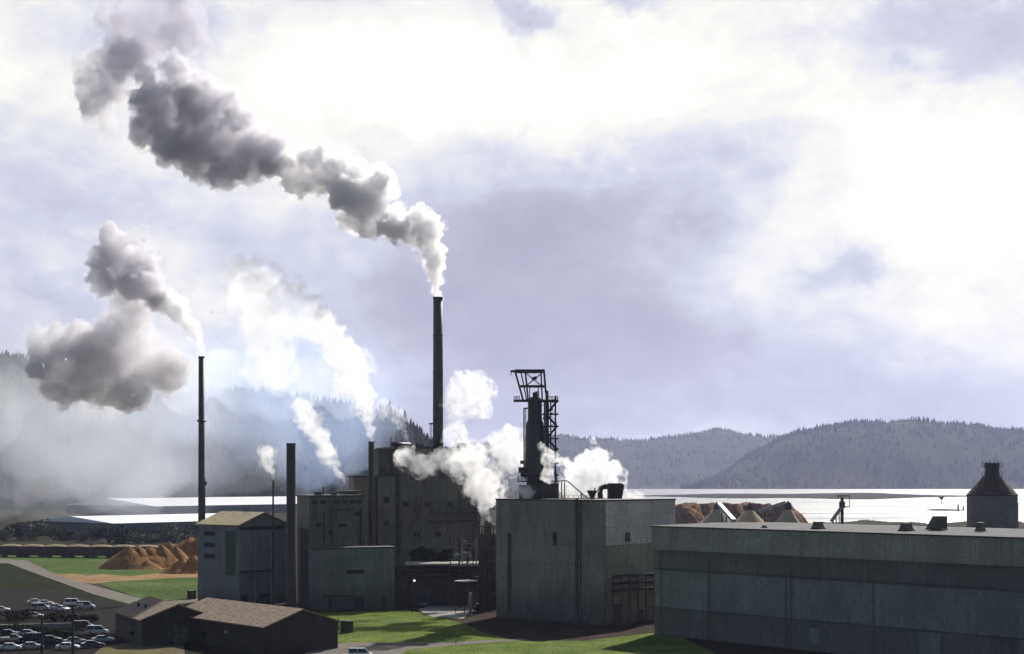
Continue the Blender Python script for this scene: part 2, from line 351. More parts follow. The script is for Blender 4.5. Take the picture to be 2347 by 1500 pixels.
def tufts(polys, n, h, seed, label, m_):
    rng = np.random.default_rng(seed); V_ = []; F_ = []
    for poly in polys:
        P_ = np.array([gp(u, v)[:2] for u, v in poly]); lo = P_.min(0) - 1; hi = P_.max(0) + 1; Q = rng.uniform(lo, hi, (n * 4, 2))
        ins = np.zeros(len(Q), bool); j = len(P_) - 1; jit = Q + rng.normal(0, .55, Q.shape)
        for i in range(len(P_)):
            a, b_ = P_[i], P_[j]; c_ = (a[1] > jit[:, 1]) != (b_[1] > jit[:, 1]); ins ^= c_ & (jit[:, 0] < (b_[0] - a[0]) * (jit[:, 1] - a[1]) / (b_[1] - a[1] + 1e-9) + a[0]); j = i
        for x, y in Q[ins][:n]:
            a = rng.random() * 6.28; s = h * (.4 + rng.random()); o = len(V_); w_ = s * 2.2
            V_ += [(x - w_ * math.cos(a), y - w_ * math.sin(a), .1), (x + w_ * math.cos(a), y + w_ * math.sin(a), .1), (x + rng.normal() * .1, y, .12 + s)]; F_.append((o, o + 1, o + 2))
    me = bpy.data.meshes.new('grass'); me.from_pydata(V_, [], F_); me.materials.append(m_); o = bpy.data.objects.new('grass', me); COL.objects.link(o); tag(o, label, 'grass', kind='stuff')
LAWN = [(700, 1401), (760, 1405), (925, 1398), (985, 1410), (1060, 1430), (1110, 1452), (1190, 1466), (1010, 1473), (800, 1473), (700, 1485)]
LAWN2 = [(930, 1493), (1060, 1480), (1212, 1470), (1340, 1470), (1500, 1452), (1560, 1470), (1560, 1530), (900, 1530)]
tufts([LAWN, LAWN2], 2600, .05, 5, 'uneven lawn grass between the mill and the path', m_grass)
tufts([[(60, 1279), (460, 1274), (400, 1300), (180, 1316), (140, 1320), (40, 1287)], [(250, 1334), (470, 1324), (480, 1367), (345, 1380)]], 1800, .06, 6, 'rough field grass around the sawdust heaps', m_grass2)
# ------------------------------------------------------------------ far hills
def hill(name, prof, Df, Dr, Db, seed, amp=12):
    us = np.linspace(prof[0][0], prof[-1][0], 260)
    vt = np.interp(us, [p[0] for p in prof], [p[1] for p in prof])
    rows = 46; V_ = []
    for j in range(rows + 14):
        if j <= rows: s = j / rows; D = Df + (Dr - Df) * s; hfac = (math.sin(s * math.pi / 2)) ** 1.1
        else: s = (j - rows) / 14; D = Dr + (Db - Dr) * s; hfac = math.cos(s * math.pi / 2)
        for u, v in zip(us, vt):
            zr = CH + (HV - v) / F * Dr
            x = (u - CU) / F * D
            nz = mnoise.fractal(Vector((x / 330 + seed, D / 420, 0)), 1.0, 2.0, 6)
            gul = abs(mnoise.noise(Vector((x / 210 + seed, D / 900, 3)))) 
            z = zr * hfac * (1 - .30 * gul * (1 - hfac) * 2) + nz * amp * min(1, hfac * 3) * (.25 if j == rows else 1)
            V_.append((x, D + nz * 40, max(-3, z)))
    n = len(us); idx = np.arange((rows + 14) * n).reshape(-1, n)
    F_ = np.stack([idx[:-1, :-1], idx[:-1, 1:], idx[1:, 1:], idx[1:, :-1]], -1).reshape(-1, 4).tolist()
    me = bpy.data.meshes.new(name); me.from_pydata(V_, [], F_); me.materials.append(m_forest)
    for p in me.polygons: p.use_smooth = True
    o = bpy.data.objects.new(name, me); COL.objects.link(o); tag(o, kind='structure')
    return np.array(V_).reshape(-1, n, 3), rows
def forest(name, grid, rows, n, hmin, hmax, seed, label, ridge=.25, jmin=3):
    rng = np.random.default_rng(seed); mb_v = []; mb_f = []
    clump = lambda x, y: mnoise.noise(Vector((x / 160 + seed, y / 200, 1)))
    k_ = 0
    while k_ < n:
        j = rows - int(abs(rng.normal()) * 2.2) if rng.random() < ridge else int(rng.integers(jmin, rows + 1))
        j = max(1, min(rows, j)); i = int(rng.integers(0, grid.shape[1] - 1)); f = rng.random()
        p = grid[j, i] * (1 - f) + grid[j, i + 1] * f
        if clump(p[0], p[1]) < -.12 and rng.random() < .8: continue
        h = hmin + (hmax - hmin) * rng.random() ** 1.6 * (1.25 if clump(p[0] * 2, p[1]) > .15 else .8); r = h * (.15 + .1 * rng.random())
        o = len(mb_v); m_ = 5; a0 = rng.random() * 6
        for q, (rr, zz) in enumerate(((r, .05), (r * .55, .5))):
            for a in range(m_):
                jr = rr * (.7 + .6 * rng.random())
                mb_v.append((p[0] + jr * math.cos(a0 + a * 6.283 / m_), p[1] + jr * math.sin(a0 + a * 6.283 / m_), p[2] - 1 + h * zz))
        mb_v.append((p[0], p[1], p[2] + h))
        for a in range(m_):
            b_ = (a + 1) % m_; mb_f += [(o + a, o + b_, o + m_ + b_, o + m_ + a), (o + m_ + a, o + m_ + b_, o + 2 * m_)]
        k_ += 1
    me = bpy.data.meshes.new(name); me.from_pydata(mb_v, [], mb_f); me.materials.append(m_wood)
    o = bpy.data.objects.new(name, me); COL.objects.link(o); tag(o, label, 'forest', kind='stuff')
gA, rA = hill('hills', [(1560, 1118), (1600, 1112), (1640, 1098), (1700, 1060), (1760, 1022), (1830, 992), (1880, 983), (1945, 971), (2010, 972), (2070, 968), (2110, 966), (2170, 974), (2230, 982), (2290, 990), (2360, 988), (2500, 978), (2700, 1000), (2900, 1060), (3000, 1100)], 5150, 6000, 7000, 3)
forest('forest', gA, rA, 9000, 7, 24, 5, 'hazy wooded slope of the large hill across the river', jmin=1)
gB, rB = hill('hills', [(700, 1090), (950, 1050), (1150, 1012), (1270, 1003), (1330, 1006), (1400, 1010), (1460, 1016), (1520, 1006), (1560, 1004), (1600, 996), (1640, 985), (1670, 990), (1700, 1000), (1760, 1003), (1830, 1000), (1950, 1006), (2200, 1040), (2400, 1080)], 6600, 8200, 9600, 11)
forest('forest', gB, rB, 6000, 9, 26, 6, 'fainter wooded ridge behind, left of the large hill', jmin=1)
gC, rC = hill('hills', [(-700, 700), (-300, 780), (-60, 822), (60, 840), (250, 880), (420, 915), (560, 905), (700, 925), (800, 945), (855, 962), (895, 958), (930, 985), (965, 1008), (1010, 1040), (1080, 1075), (1140, 1098)], 1500, 1850, 2300, 21, 6)
forest('forest', gC, rC, 6000, 5, 15, 7, 'dark wooded hillside behind the smoke at left', ridge=.2, jmin=0)

# ------------------------------------------------------------------ plants
def conifer_mesh(seed, tiers=8, h=1.0):
    rng = random.Random(seed); mb = MB()
    for t_ in range(tiers):
        s = t_ / tiers; z0 = h * (.14 + .82 * s); r = h * .19 * (1 - s) ** .8 + .012 * h; n = 11
        for a in range(n):
            a0 = 6.283 * (a + rng.random() * .6) / n; rr = r * (.6 + .65 * rng.random()); w_ = .30
            zt = z0 + h * .12; zd = z0 - h * .02 * rng.random()
            mb.add([(rr * math.cos(a0 - w_), rr * math.sin(a0 - w_), zd), (rr * math.cos(a0 + w_), rr * math.sin(a0 + w_), zd + .01 * h), (0, 0, zt), (rr * 1.15 * math.cos(a0), rr * 1.15 * math.sin(a0), zd - .025 * h)], [(0, 3, 2), (3, 1, 2)])
    return mb
def conifer(loc, h, seed, label):
    r = thing('conifer', loc, seed, label, 'tree', 'conifers on the dark ridge')
    MB().tube((0, 0, -1), (0, 0, h * .9), h * .018, h * .004, 6).build('trunk', m_bark2, r)
    conifer_mesh(seed, 8, h).build('crown', m_leaf, r)
    return r
rng = random.Random(4)
def ridge_at(u):
    col = np.argmin(np.abs(gC[rC, :, 0] / gC[rC, :, 1] * F + CU - u)); return Vector(gC[rC, col])
cons = [(862, 17), (871, 21), (880, 15), (889, 19), (897, 24), (905, 18), (912, 23), (921, 14), (931, 26), (940, 20), (948, 18), (957, 19), (966, 13), (974, 14)]
words_ = ['short', 'tall', 'stubby', 'leaning', 'tallest', 'slim', 'full', 'small', 'highest', 'broad', 'pointed', 'ragged', 'tiny', 'last']
for i, (u, h) in enumerate(cons):
    conifer(ridge_at(u) - Vector((0, 3, 1)), h * 1.0, i + 1, 'conifer on the ridge left of the tall stack, %s of fourteen from the left' % 'first second third fourth fifth sixth seventh eighth ninth tenth eleventh twelfth thirteenth fourteenth'.split()[i])
def leaf_blob(mb, c, r, n, rng, size, flat=1.0):
    for _ in range(n):
        d = Vector((rng.gauss(0, 1), rng.gauss(0, 1), rng.gauss(0, 1))).normalized() * r * rng.random() ** .45
        p = Vector(c) + Vector((d.x, d.y, d.z * flat)); s = size * (.5 + rng.random())
        a = Vector((rng.gauss(0, 1), rng.gauss(0, 1), rng.gauss(0, 1))).normalized(); b_ = a.orthogonal().normalized() * s; c_ = a.cross(b_).normalized() * s * .7
        mb.add([p - b_, p + c_ * .6, p + b_, p - c_], [(0, 1, 2, 3)])
def bush(name, loc, w_, h, seed, label, mat=None, group=None, n=420, leaf=None, cat='shrub', trunk=True):
    r = thing(name, loc, 0, label, cat, group); rg = random.Random(seed); mb = MB()
    for k_ in range(7):
        rr = w_ * (.25 + .2 * rg.random())
        leaf_blob(mb, ((rg.random() - .5) * w_, (rg.random() - .5) * w_ * .7, max(rr * .5, h * (.35 + .4 * rg.random()) - rr * .2)), rr, n // 7, rg, leaf or w_ * .05, h / w_)
    mb.build('crown' if name == 'tree' else 'foliage', mat or m_bush, r)
    if trunk:
        tm = MB()
        for k_ in range(4): a = rg.random() * 6.3; tm.tube((.1 * math.cos(a), .1 * math.sin(a), 0), (w_ * .25 * math.cos(a), w_ * .25 * math.sin(a), h * .7), w_ * .03, w_ * .01, 6)
        tm.build('trunk' if name == 'tree' else 'stem', m_bark2, r)
    return r
bl = [(8, 1240, 34, 30), (45, 1238, 40, 34), (82, 1238, 46, 40), (118, 1234, 30, 30), (150, 1240, 36, 22), (185, 1243, 30, 24), (215, 1240, 42, 32), (250, 1246, 60, 34), (292, 1243, 34, 24), (318, 1246, 52, 22), (352, 1242, 36, 26), (385, 1244, 50, 24), (425, 1242, 40, 28), (448, 1238, 30, 30), (60, 1228, 40, 28), (130, 1226, 44, 26), (210, 1226, 44, 26), (290, 1230, 44, 26), (370, 1230, 44, 26)]
for i, (u, v, w_, h) in enumerate(bl):
    p = gp(u, v); s = p.y / F
    bush('shrub', p, w_ * s * 1.15, h * s * 1.2, 50 + i, ('%s grey green shrub beyond the rail wagons, %s' % (('near', 'back')[i > 13], 'number %d from the left of its row' % ((i + 1) if i < 14 else i - 13))), (m_bush, m_bushd, m_bush)[i % 3], 'shrubs behind the rail wagons', 900, w_ * s * .07)

# ------------------------------------------------------------------ mill frame: every building follows one grid, 41 degrees off the view
GA = -math.atan2(.654, .758)        # local +x = (0.758,-0.654): front walls run right and nearer; local +y = (0.654,0.758)
def loc2(a, p):                     # world xy of local point
    c_, s_ = math.cos(GA), math.sin(GA); return (a[0] + c_ * p[0] - s_ * p[1], a[1] + s_ * p[0] + c_ * p[1])
def hwin(parent, x0, x1, z0, z1, y, face='y', name='window', out=.06, label=None):
    """opening with frame and dark glass on a wall; face 'y': wall at y facing -y; face 'x': wall at x=y facing +x"""
    fw = .12; fr_ = MB(); gl = MB()
    def bx(mb, a0, a1, c0, c1, d0, d1):
        if face == 'y': mb.box((a0, y - d1, c0), (a1, y - d0, c1))
        else: mb.box((y + d0, a0, c0), (y + d1, a1, c1))
    for (a0, a1, c0, c1) in ((x0, x1, z0, z0 + fw), (x0, x1, z1 - fw, z1), (x0, x0 + fw, z0 + fw, z1 - fw), (x1 - fw, x1, z0 + fw, z1 - fw)): bx(fr_, a0, a1, c0, c1, .003, out + .06)
    f = fr_.build(name, m_trim, parent); bx(gl, x0 + fw, x1 - fw, z0 + fw, z1 - fw, .003, out)
    gl.build('pane' if name == 'window' else 'panel', m_glassd if name == 'window' else m_dark, f)
    if label: f['label'] = label
    return f

# --- digester building
A = (-3.6, 335.0); LX, LY, HT = 30.6, 26.4, 26.4
dg = thing('digester_building', (A[0], A[1], 0), GA, 'tall flat roofed concrete mill building in the centre carrying the steel tower', 'building')
MB().box((0, 0, 0), (LX, LY, HT)).build('wall', m_dig, dg)
MB().box((LX + .003, .4, 17.0), (LX + .14, LY - .1, HT - .02)).build('upper_cladding', m_panel, dg)['label'] = 'light corrugated cladding on the right end'
MB().box((LX + .003, .8, 0), (LX + .09, LY - .1, 16.96)).build('lower_cladding', m_beige, dg)
MB().box((-.12, -.12, HT + .003), (LX + .2, LY + .12, HT + .35)).build('parapet', m_trim, dg)
hwin(dg, 16.6, 17.7, 16.6, 19.6, 0)
hwin(dg, 7.2, 9.0, 17.6, 19.6, LX + .14, 'x')
hwin(dg, 3.0, 6.2, 0.02, 4.4, LX + .09, 'x', 'door')
hwin(dg, 12.6, 14.0, 0.02, 2.6, LX + .09, 'x', 'door')
MB().box((3.4, -.05, 0), (4.6, -.003, 19)).build('rust_panel', plain('rust_patch', (.14, .085, .07), .9, 0, .6, .4), dg)
mb = MB()
for x in (23.4,): mb.tube((x, -.3, 0), (x, -.3, HT + .6), .30, n=12)
mb.tube((24.4, -.22, 0), (24.4, -.22, HT), .12, n=8); mb.build_each('downpipe', plain('mossy_pipe', (.09, .085, .05), .8, 0, .5, .5), dg)
mb = MB()
for x, z0, z1 in ((27.6, 0, 3.2), (26.2, 0, 2.2), (9.5, 0, 2.8), (12.0, 0, 2.4)): mb.box((x, -.12, z0), (x + 1.1, -.003, z1))
mb.build_each('door_panel', m_mill2, dg)
mb = MB()
for z in (4.2, 8.4, 12.6, 17.2, 21.0): mb.box((0, -.10, z), (LX - .05, -.004, z + .12))
mb.build_each('string_course', m_dig, dg)

# --- pipe rack along its right end
c0 = loc2(A, (LX + 1.2, 1.0)); pr = thing('pipe_rack', (c0[0], c0[1], 0), GA, 'rusty pipe bridge between the concrete building and the long warehouse', 'pipe rack')
mb = MB()
for y in (.5, 6.5, 12.5, 18.5):
    mb.tube((0, y, 0), (0, y, 10.4), .14, n=6); mb.tube((2.2, y, 0), (2.2, y, 10.4), .14, n=6)
    for z in (7.2, 8.7, 10.2): mb.box((-.2, y - .1, z - .2), (2.4, y + .1, z - .02))
mb.build('frame', m_rust, pr)
for x, z, r_ in ((.3, 7.5, .26), (1.1, 7.45, .2), (1.8, 7.5, .28), (.4, 9.0, .24), (1.5, 9.0, .28), (.9, 10.5, .3)):
    MB().tube((x, -.4, z), (x, 20, z), r_, n=10).build('pipe', m_rust if z < 10 else m_steel, pr, True)

# --- long warehouse at right
B0 = (28.5, 297.0); wdir = Vector((53.3, -60)).normalized(); WA = math.atan2(wdir.y, wdir.x)
wh = thing('warehouse', (B0[0], B0[1], 0), WA, 'long blue grey corrugated warehouse with a pale flat roof at lower right', 'warehouse')
WL, WD = 104.0, 40.0
MB().box((0, 0, 0), (WL, WD, 13.2)).build('wall', m_ware2, wh)
MB().box((.1, -.07, 9.2), (WL - .1, -.003, 12.9)).build('middle_cladding', m_ware, wh)
MB().box((.1, -.12, 5.6), (WL - .1, -.003, 9.15)).build('lower_cladding', m_ware, wh)
mb = MB(); rg = random.Random(8)
for x, z, w_, h_ in ((12, 9.6, 2.6, 2.9), (26, 6.0, 3.4, 2.7), (47, 9.7, 2.2, 3.0), (61, 1.0, 4.0, 4.2), (38, 1.2, 2.4, 3.0)): mb.box((x, -.16 if z > 5 else -.05, z), (x + w_, -.125 if 5 < z < 9.2 else (-.075 if z > 5 else -.003), z + h_))
mb.build_each('patched_sheet', m_ware, wh)
MB().box((0, .02, 13.203), (WL, WD, 17.1)).build('upper_wall', m_ware2, wh)['label'] = 'dark band under the fascia'
MB().box((-.3, -.55, 17.103), (WL + .3, WD + .3, 21.55)).build('fascia', m_wareU, wh)
mb = MB(); mb.box((-.5, -.75, 21.553), (WL + .5, -.15, 21.8))
for x in np.arange(4, WL, 4.0): mb.box((x, -.70, 21.40), (x + .1, -.56, 21.55))
mb.build('gutter', m_trim, wh)
for z in (5.52, 13.22): MB().box((0, -.24, z), (WL, -.125 if z < 6 else -.003, z + .14)).build('flashing', m_trim, wh)
mb = MB(); prof = [(-.7, 21.62), (19, 21.85), (WD + .5, 21.5)]
vs = [(x, y, z + .2) for x in (-.6, WL + .6) for y, z in prof] + [(x, y, z - .01) for x in (-.6, WL + .6) for y, z in prof]
mb.add(vs, [(0, 3, 4, 1), (1, 4, 5, 2), (6, 7, 10, 9), (7, 8, 11, 10), (0, 1, 7, 6), (1, 2, 8, 7), (3, 9, 10, 4), (4, 10, 11, 5), (0, 6, 9, 3), (2, 5, 11, 8)])
mb.build('roof', m_wroof, wh)
mb = MB()
for x in (2.0, 14.5, 33, 34.2, 52): mb.tube((x, -.3, .2), (x, -.3, 17.0), .09, n=6)
mb.build_each('downpipe', m_mill2, wh)
def wloc(u, yb):    # roof point of the warehouse on bearing u, yb metres behind its eave
    t_ = (u - CU) / F; nx, ny = -wdir.y, wdir.x
    bx, by = B0[0] + nx * yb, B0[1] + ny * yb
    s = (t_ * by - bx) / (wdir.x - t_ * wdir.y); return Vector((bx + wdir.x * s, by + wdir.y * s, 0))
def roofz(yb): return 21.82 + .48 * min(yb, 19.7) / 19.7
VG = 'boxy vents on the warehouse roof'
def vent(u, yb, w_, h, kind, label):
    w_ *= .85; h *= .82; p = wloc(u, yb); v_ = thing('roof_vent', (p.x, p.y, roofz(yb) - .02), WA, label, 'roof vent', VG)
    mb = MB()
    if kind == 'hood':
        a, b_ = w_ / 2, w_ / 2 * .62
        mb.add([(-a, -a, 0), (a, -a, 0), (a, a, 0), (-a, a, 0), (-b_, -b_, h), (b_, -b_, h), (b_, b_, h), (-b_, b_, h)], [(0, 3, 2, 1), (0, 1, 5, 4), (1, 2, 6, 5), (2, 3, 7, 6), (3, 0, 4, 7), (4, 5, 6, 7)])
        mb.build('hood', m_mossy, v_); MB().box((-b_ - .1, -b_ - .1, h + .003), (b_ + .1, b_ + .1, h + .18)).build('cap', m_steel, v_)
        MB().box((-a - .1, -a - .1, -.05), (a + .1, a + .1, .12)).build('curb', m_steel, v_)
    else:
        mb.prism([(-w_ * .5, 0), (w_ * .5, 0), (w_ * .5, h), (-w_ * .02, h)], -w_ * .35, w_ * .35, Matrix.Rotation(R(90), 4, 'X'))
        mb.build('hood', m_mossy, v_); MB().box((-w_ * .5 - .1, -w_ * .4, -.05), (w_ * .5 + .1, w_ * .4, .1)).build('curb', m_steel, v_)
        MB().box((w_ * .5 + .003, -w_ * .3, .3), (w_ * .5 + .06, w_ * .3, h - .2)).build('louvre', m_dark, v_)
vent(1875, 6, 2.2, 1.35, 'hood', 'squat tapered roof vent nearest the warehouse roof\'s left part')
vent(2077, 8, 2.4, 1.45, 'hood', 'squat tapered roof vent between the other vent and the wedge hood')
vent(2146, 14, 3.6, 2.9, 'wedge', 'large wedge shaped roof hood left of the silo')
vent(1752, 4, .9, .35, 'hood', 'tiny low cap on the warehouse roof edge')
vent(2247, 13, 1.6, 1.6, 'hood', 'small dark vent in front of the silo')

# --- digester tower on the roof
tw = thing('digester_tower', (pt(1235, 1100, 338).x, 338, HT + .353), 0, 'dark steel digester tower with crane frame and zigzag stairs on the roof', 'tower')
def TP(u, v, y=0): return ((u - 1235) * .0994, y, CH + (HV - v) * .0994 - HT - .353)
def bars(lst, name, m_, w_=.3, parent=tw, each=False):
    mb = MB()
    for q in lst:
        (a, b_) = q[:2]; mb.bar(a, b_, q[2] if len(q) > 2 else w_)
    return mb.build_each(name, m_, parent) if each else mb.build(name, m_, parent)
mb = MB(); cx = TP(1226, 1100)[0]
zt = TP(0, 916)[2]; zb = TP(0, 1092)[2]
mb.lathe([(1.95, 0), (1.95, zb), (2.35, zb + .2), (2.3, zb + 5), (2.15, TP(0, 975)[2]), (1.62, TP(0, 962)[2]), (1.6, zt), (1.1, zt + .5)], 28, (cx, 0, 0))
mb.build('vessel', plain('vessel_shell', (.045, .045, .038), .5, 0, .6, .5), tw, False)
mb = MB(); mb.tube((cx + .1, 0, zt + .3), (cx + .1, 0, TP(0, 902)[2]), .62, n=12); mb.tube((cx - .4, 0, TP(0, 902)[2]), (cx + .9, 0, TP(0, 898)[2]), .2); mb.build('vessel_cap', m_steel, tw)
mb = MB(); mb.box((TP(1237, 0)[0], -3, .0), (TP(1280, 0)[0], 3, TP(0, 1108)[2])); mb.build('base_block', m_mill, tw)
mb = MB(); mb.box((TP(1190, 0)[0], -2.4, .0), (TP(1236, 0)[0] - .05, 2.6, TP(0, 1112)[2])); mb.build('base_block', m_mill2, tw)
mb = MB()
for v, a, b_ in ((1105, 1186, 1282), (1090, 1192, 1278)): mb.box((TP(a, v)[0], -3.4, TP(0, v)[2]), (TP(b_, v)[0], 3.4, TP(0, v)[2] + .25))
mb.build_each('lower_platform', m_steel, tw)
for y in (-3.3, 3.3): bars([(TP(u, 1105, y), TP(u, 1092, y), .14) for u in range(1188, 1283, 8)] + [(TP(1186, 1098, y), TP(1282, 1098, y), .1)], 'railing', m_steel)
# top platform
mb = MB(); z = TP(0, 921)[2]
mb.box((TP(1177, 0)[0], -2.6, z), (TP(1279, 0)[0], 2.6, z + .35)); mb.build('top_platform', m_steel, tw)
for y in (-2.5, 2.5):
    bars([(TP(u, 921, y), TP(u, 909, y), .1) for u in (1178, 1184, 1190)] + [(TP(1178, 910, y), TP(1192, 910, y), .12), (TP(1178, 915, y), TP(1192, 915, y), .08)], 'railing', m_steel)
    bars([(TP(u, 921, y), TP(u, 909, y), .1) for u in (1258, 1265, 1272, 1278)] + [(TP(1256, 911, y), TP(1279, 911, y), .1)], 'railing', m_steel)
# crane frame
cf = []
for y in (-1.9, 1.9):
    cf += [(TP(1181, 853, y), TP(1200, 921, y), .34), (TP(1194, 853, y), TP(1208, 921, y), .2), (TP(1204, 853, y), TP(1211, 921, y), .34), (TP(1240, 853, y), TP(1243, 921, y), .26), (TP(1247, 853, y), TP(1251, 900, y), .34), (TP(1192, 886, y), TP(1250, 886, y), .34), (TP(1233, 886, y), TP(1236, 921, y), .16), (TP(1214, 886, y), TP(1214, 921, y), .16)]
    cf += [(TP(1207, 884, y), TP(1240, 857, y), .13), (TP(1207, 857, y), TP(1240, 884, y), .13), (TP(1180, 851.5, y), TP(1248, 851.5, y), .6)]
for u, v in ((1181, 852), (1204, 852), (1247, 852), (1250, 886), (1200, 886)): cf.append((TP(u, v, -1.9), TP(u, v, 1.9), .3))
bars(cf, 'crane_frame', m_steel)
bars([(TP(1170, 851.5, 0), TP(1249, 851.5, 0), .5)], 'hoist_beam', m_steel)
bars([(TP(1219, 870, 0), TP(1230, 866, 0), .7), (TP(1224, 852, 0), TP(1224, 868, 0), .08)], 'trolley', m_steel); bars([(TP(1171, 853, 0), TP(1171, 862, 0), .16)], 'hook', m_steel)
# exhausts and left pipe
mb = MB(); x = TP(1254, 0)[0]; mb.tube((x, -.6, TP(0, 1090)[2]), (x, -.6, TP(0, 896)[2]), .42, n=12); mb.build('exhaust_pipe', m_steel, tw, True)
mb = MB()
for u, r_ in ((1201, .16), (1205, .1)): mb.tube((TP(u, 0)[0], .5, TP(0, 1096)[2]), (TP(u, 0)[0], .5, TP(0, 935)[2]), r_, n=8)
mb.tube(TP(1201, 936, .5), TP(1212, 936, .5), .16, n=8)
mb.build_each('side_pipe', m_steel, tw, True)
# stair tower right of the vessel
st = []
xs = (1248, 1262, 1273); lv = (921, 950, 978, 1006, 1030, 1062, 1090)
for u in xs:
    for y in (-1.8, 1.8): st.append((TP(u, 1108, y), TP(u, 918 if u < 1270 else 908, y), .26 if u != 1262 else .2))
for v in lv:
    for y in (-1.8, 1.8): st.append((TP(1243, v, y), TP(1279, v, y), .26))
    for u in xs: st.append((TP(u, v, -1.8), TP(u, v, 1.8), .2))
    st.append((TP(1240, v + 10, 1.8), TP(1273, v - 8, 1.8), .14))
bars(st, 'stair_frame', m_steel)
fl = MB()
for i in range(len(lv) - 1):
    a, b_ = (1276, 1252) if i % 2 == 0 else (1252, 1276)
    for y in (-1.0, -.3): fl.bar(TP(a, lv[i], y), TP(b_, lv[i + 1], y), .34, .5)
    fl.box((TP(1268, 0)[0], -1.9, TP(0, lv[i])[2] - .1), (TP(1280, 0)[0], 0, TP(0, lv[i])[2] + .1))
    fl.bar(TP(a, lv[i] - 8, -1.9), TP(b_, lv[i + 1] - 8, -1.9), .1)
fl.build_each('stair_flight', m_steel, tw)
mb = MB(); rg = random.Random(9)
for (u, v, s) in ((1197, 1060, .8), (1196, 1078, 1.3), (1200, 1088, 1.1), (1258, 1098, 1.2), (1268, 1100, 1.0), (1249, 960, .7), (1250, 990, .6), (1264, 940, .5), (1216, 1100, 1.0)):
    p = Vector(TP(u, v, rg.uniform(-1.5, 1))); mb.box(p - Vector((s * .6, s * .5, s * .5)), p + Vector((s * .6, s * .5, s * .5)))
mb.build_each('machinery', m_steel, tw)

# --- roof furniture of the digester building
def roofthing(name, u, D, label, cat): return thing(name, (pt(u, 1100, D).x, D, HT + .353), 0, label, cat)
def RP(u, v, u0, D, y=0): k_ = D / F; return ((u - u0) * k_, y, CH + (HV - v) * k_ - HT - .353)
D = 334; bn = roofthing('cyclone_housing', 1411, D, 'dark slant topped box with a curved duct at the right of the central roof', 'housing')
q = [RP(u, v, 1411, D) for u, v in ((1393, 1146), (1424, 1146), (1430, 1112), (1423, 1108), (1393, 1108))]
mb = MB(); mb.add([(p[0], y, p[2]) for y in (-1.6, 1.6) for p in q], [(0, 1, 2, 3, 4), (9, 8, 7, 6, 5)] + [(i + 5, (i + 1) % 5 + 5, (i + 1) % 5, i)[::1] for i in range(5)])
mb.build('housing', m_rust, bn)
mb = MB(); arc = [RP(1384 + 9 * math.cos(a) * -1 , 1128 - 12 * math.sin(a), 1411, D) for a in np.linspace(0, math.pi / 2, 7)] + [RP(1394, 1116, 1411, D)]
arc = [RP(1377, 1147, 1411, D)] + arc
for a, b_ in zip(arc[:-1], arc[1:]): mb.tube(a, b_, .62, n=10)
mb.build('duct', m_steel, bn, True)
bars([(RP(u, 1147, 1411, D, y), RP(u, 1146, 1411, D, y), .3) for u in (1395, 1423) for y in (-1.4, 1.4)], 'foot', m_steel, parent=bn)
hp = roofthing('hopper', 1357, 326, 'small dark hopper standing between stairs and curved duct', 'hopper')
mb = MB(); a = RP(1348, 1128, 1357, 326)[0]; zt_ = RP(0, 1128, 1357, 326)[2]
mb.add([(-1, -1, zt_), (1, -1, zt_), (1, 1, zt_), (-1, 1, zt_), (-.35, -.35, .3), (.35, -.35, .3), (.35, .35, .3), (-.35, .35, .3)], [(0, 1, 2, 3), (7, 6, 5, 4), (0, 4, 5, 1), (1, 5, 6, 2), (2, 6, 7, 3), (3, 7, 4, 0)][::1]); mb.box((-1.05, -1.05, zt_), (1.05, 1.05, zt_ + .35)); mb.box((-.5, -.5, 0), (.5, .5, .3)); mb.build('bin', m_steel, hp)
MB().tube((.6, 0, zt_ + .3), (.6, 0, zt_ + .9), .15, n=8).build('inlet_pipe', m_steel, hp)
ss = roofthing('roof_stair', 1320, 332, 'inclined steel stair with handrails right of the digester tower', 'stair')
bars([(RP(1300, 1103, 1320, 332, y), RP(1350, 1145, 1320, 332, y), .22) for y in (-.6, .6)] + [(RP(1285, 1102, 1320, 332, y), RP(1300, 1102, 1320, 332, y), .2) for y in (-.6, .6)], 'stringer', m_steel, parent=ss)
bars([(RP(1300 + k_ * 6.2, 1104 + k_ * 5.2, 1320, 332, -.6), RP(1300 + k_ * 6.2, 1104 + k_ * 5.2, 1320, 332, .6), .12) for k_ in range(8)], 'tread', m_steel, parent=ss)
bars([(RP(u, 1147, 1320, 332, y), RP(u, v, 1320, 332, y), .2) for u, v in ((1287, 1103), (1294, 1103), (1332, 1131)) for y in (-.6, .6)], 'leg', m_steel, parent=ss)
rf = roofthing('roof_railing', 1330, 327, 'thin handrail along the roof edge between tower and hopper', 'railing')
bars([(RP(u, 1147, 1330, 327), RP(u, 1137, 1330, 327), .1) for u in range(1290, 1376, 12)], 'post', m_steel, parent=rf, each=True)
bars([(RP(1290, v, 1330, 327), RP(1374, v, 1330, 327), .08) for v in (1137, 1142)], 'rail', m_steel, parent=rf, each=True)

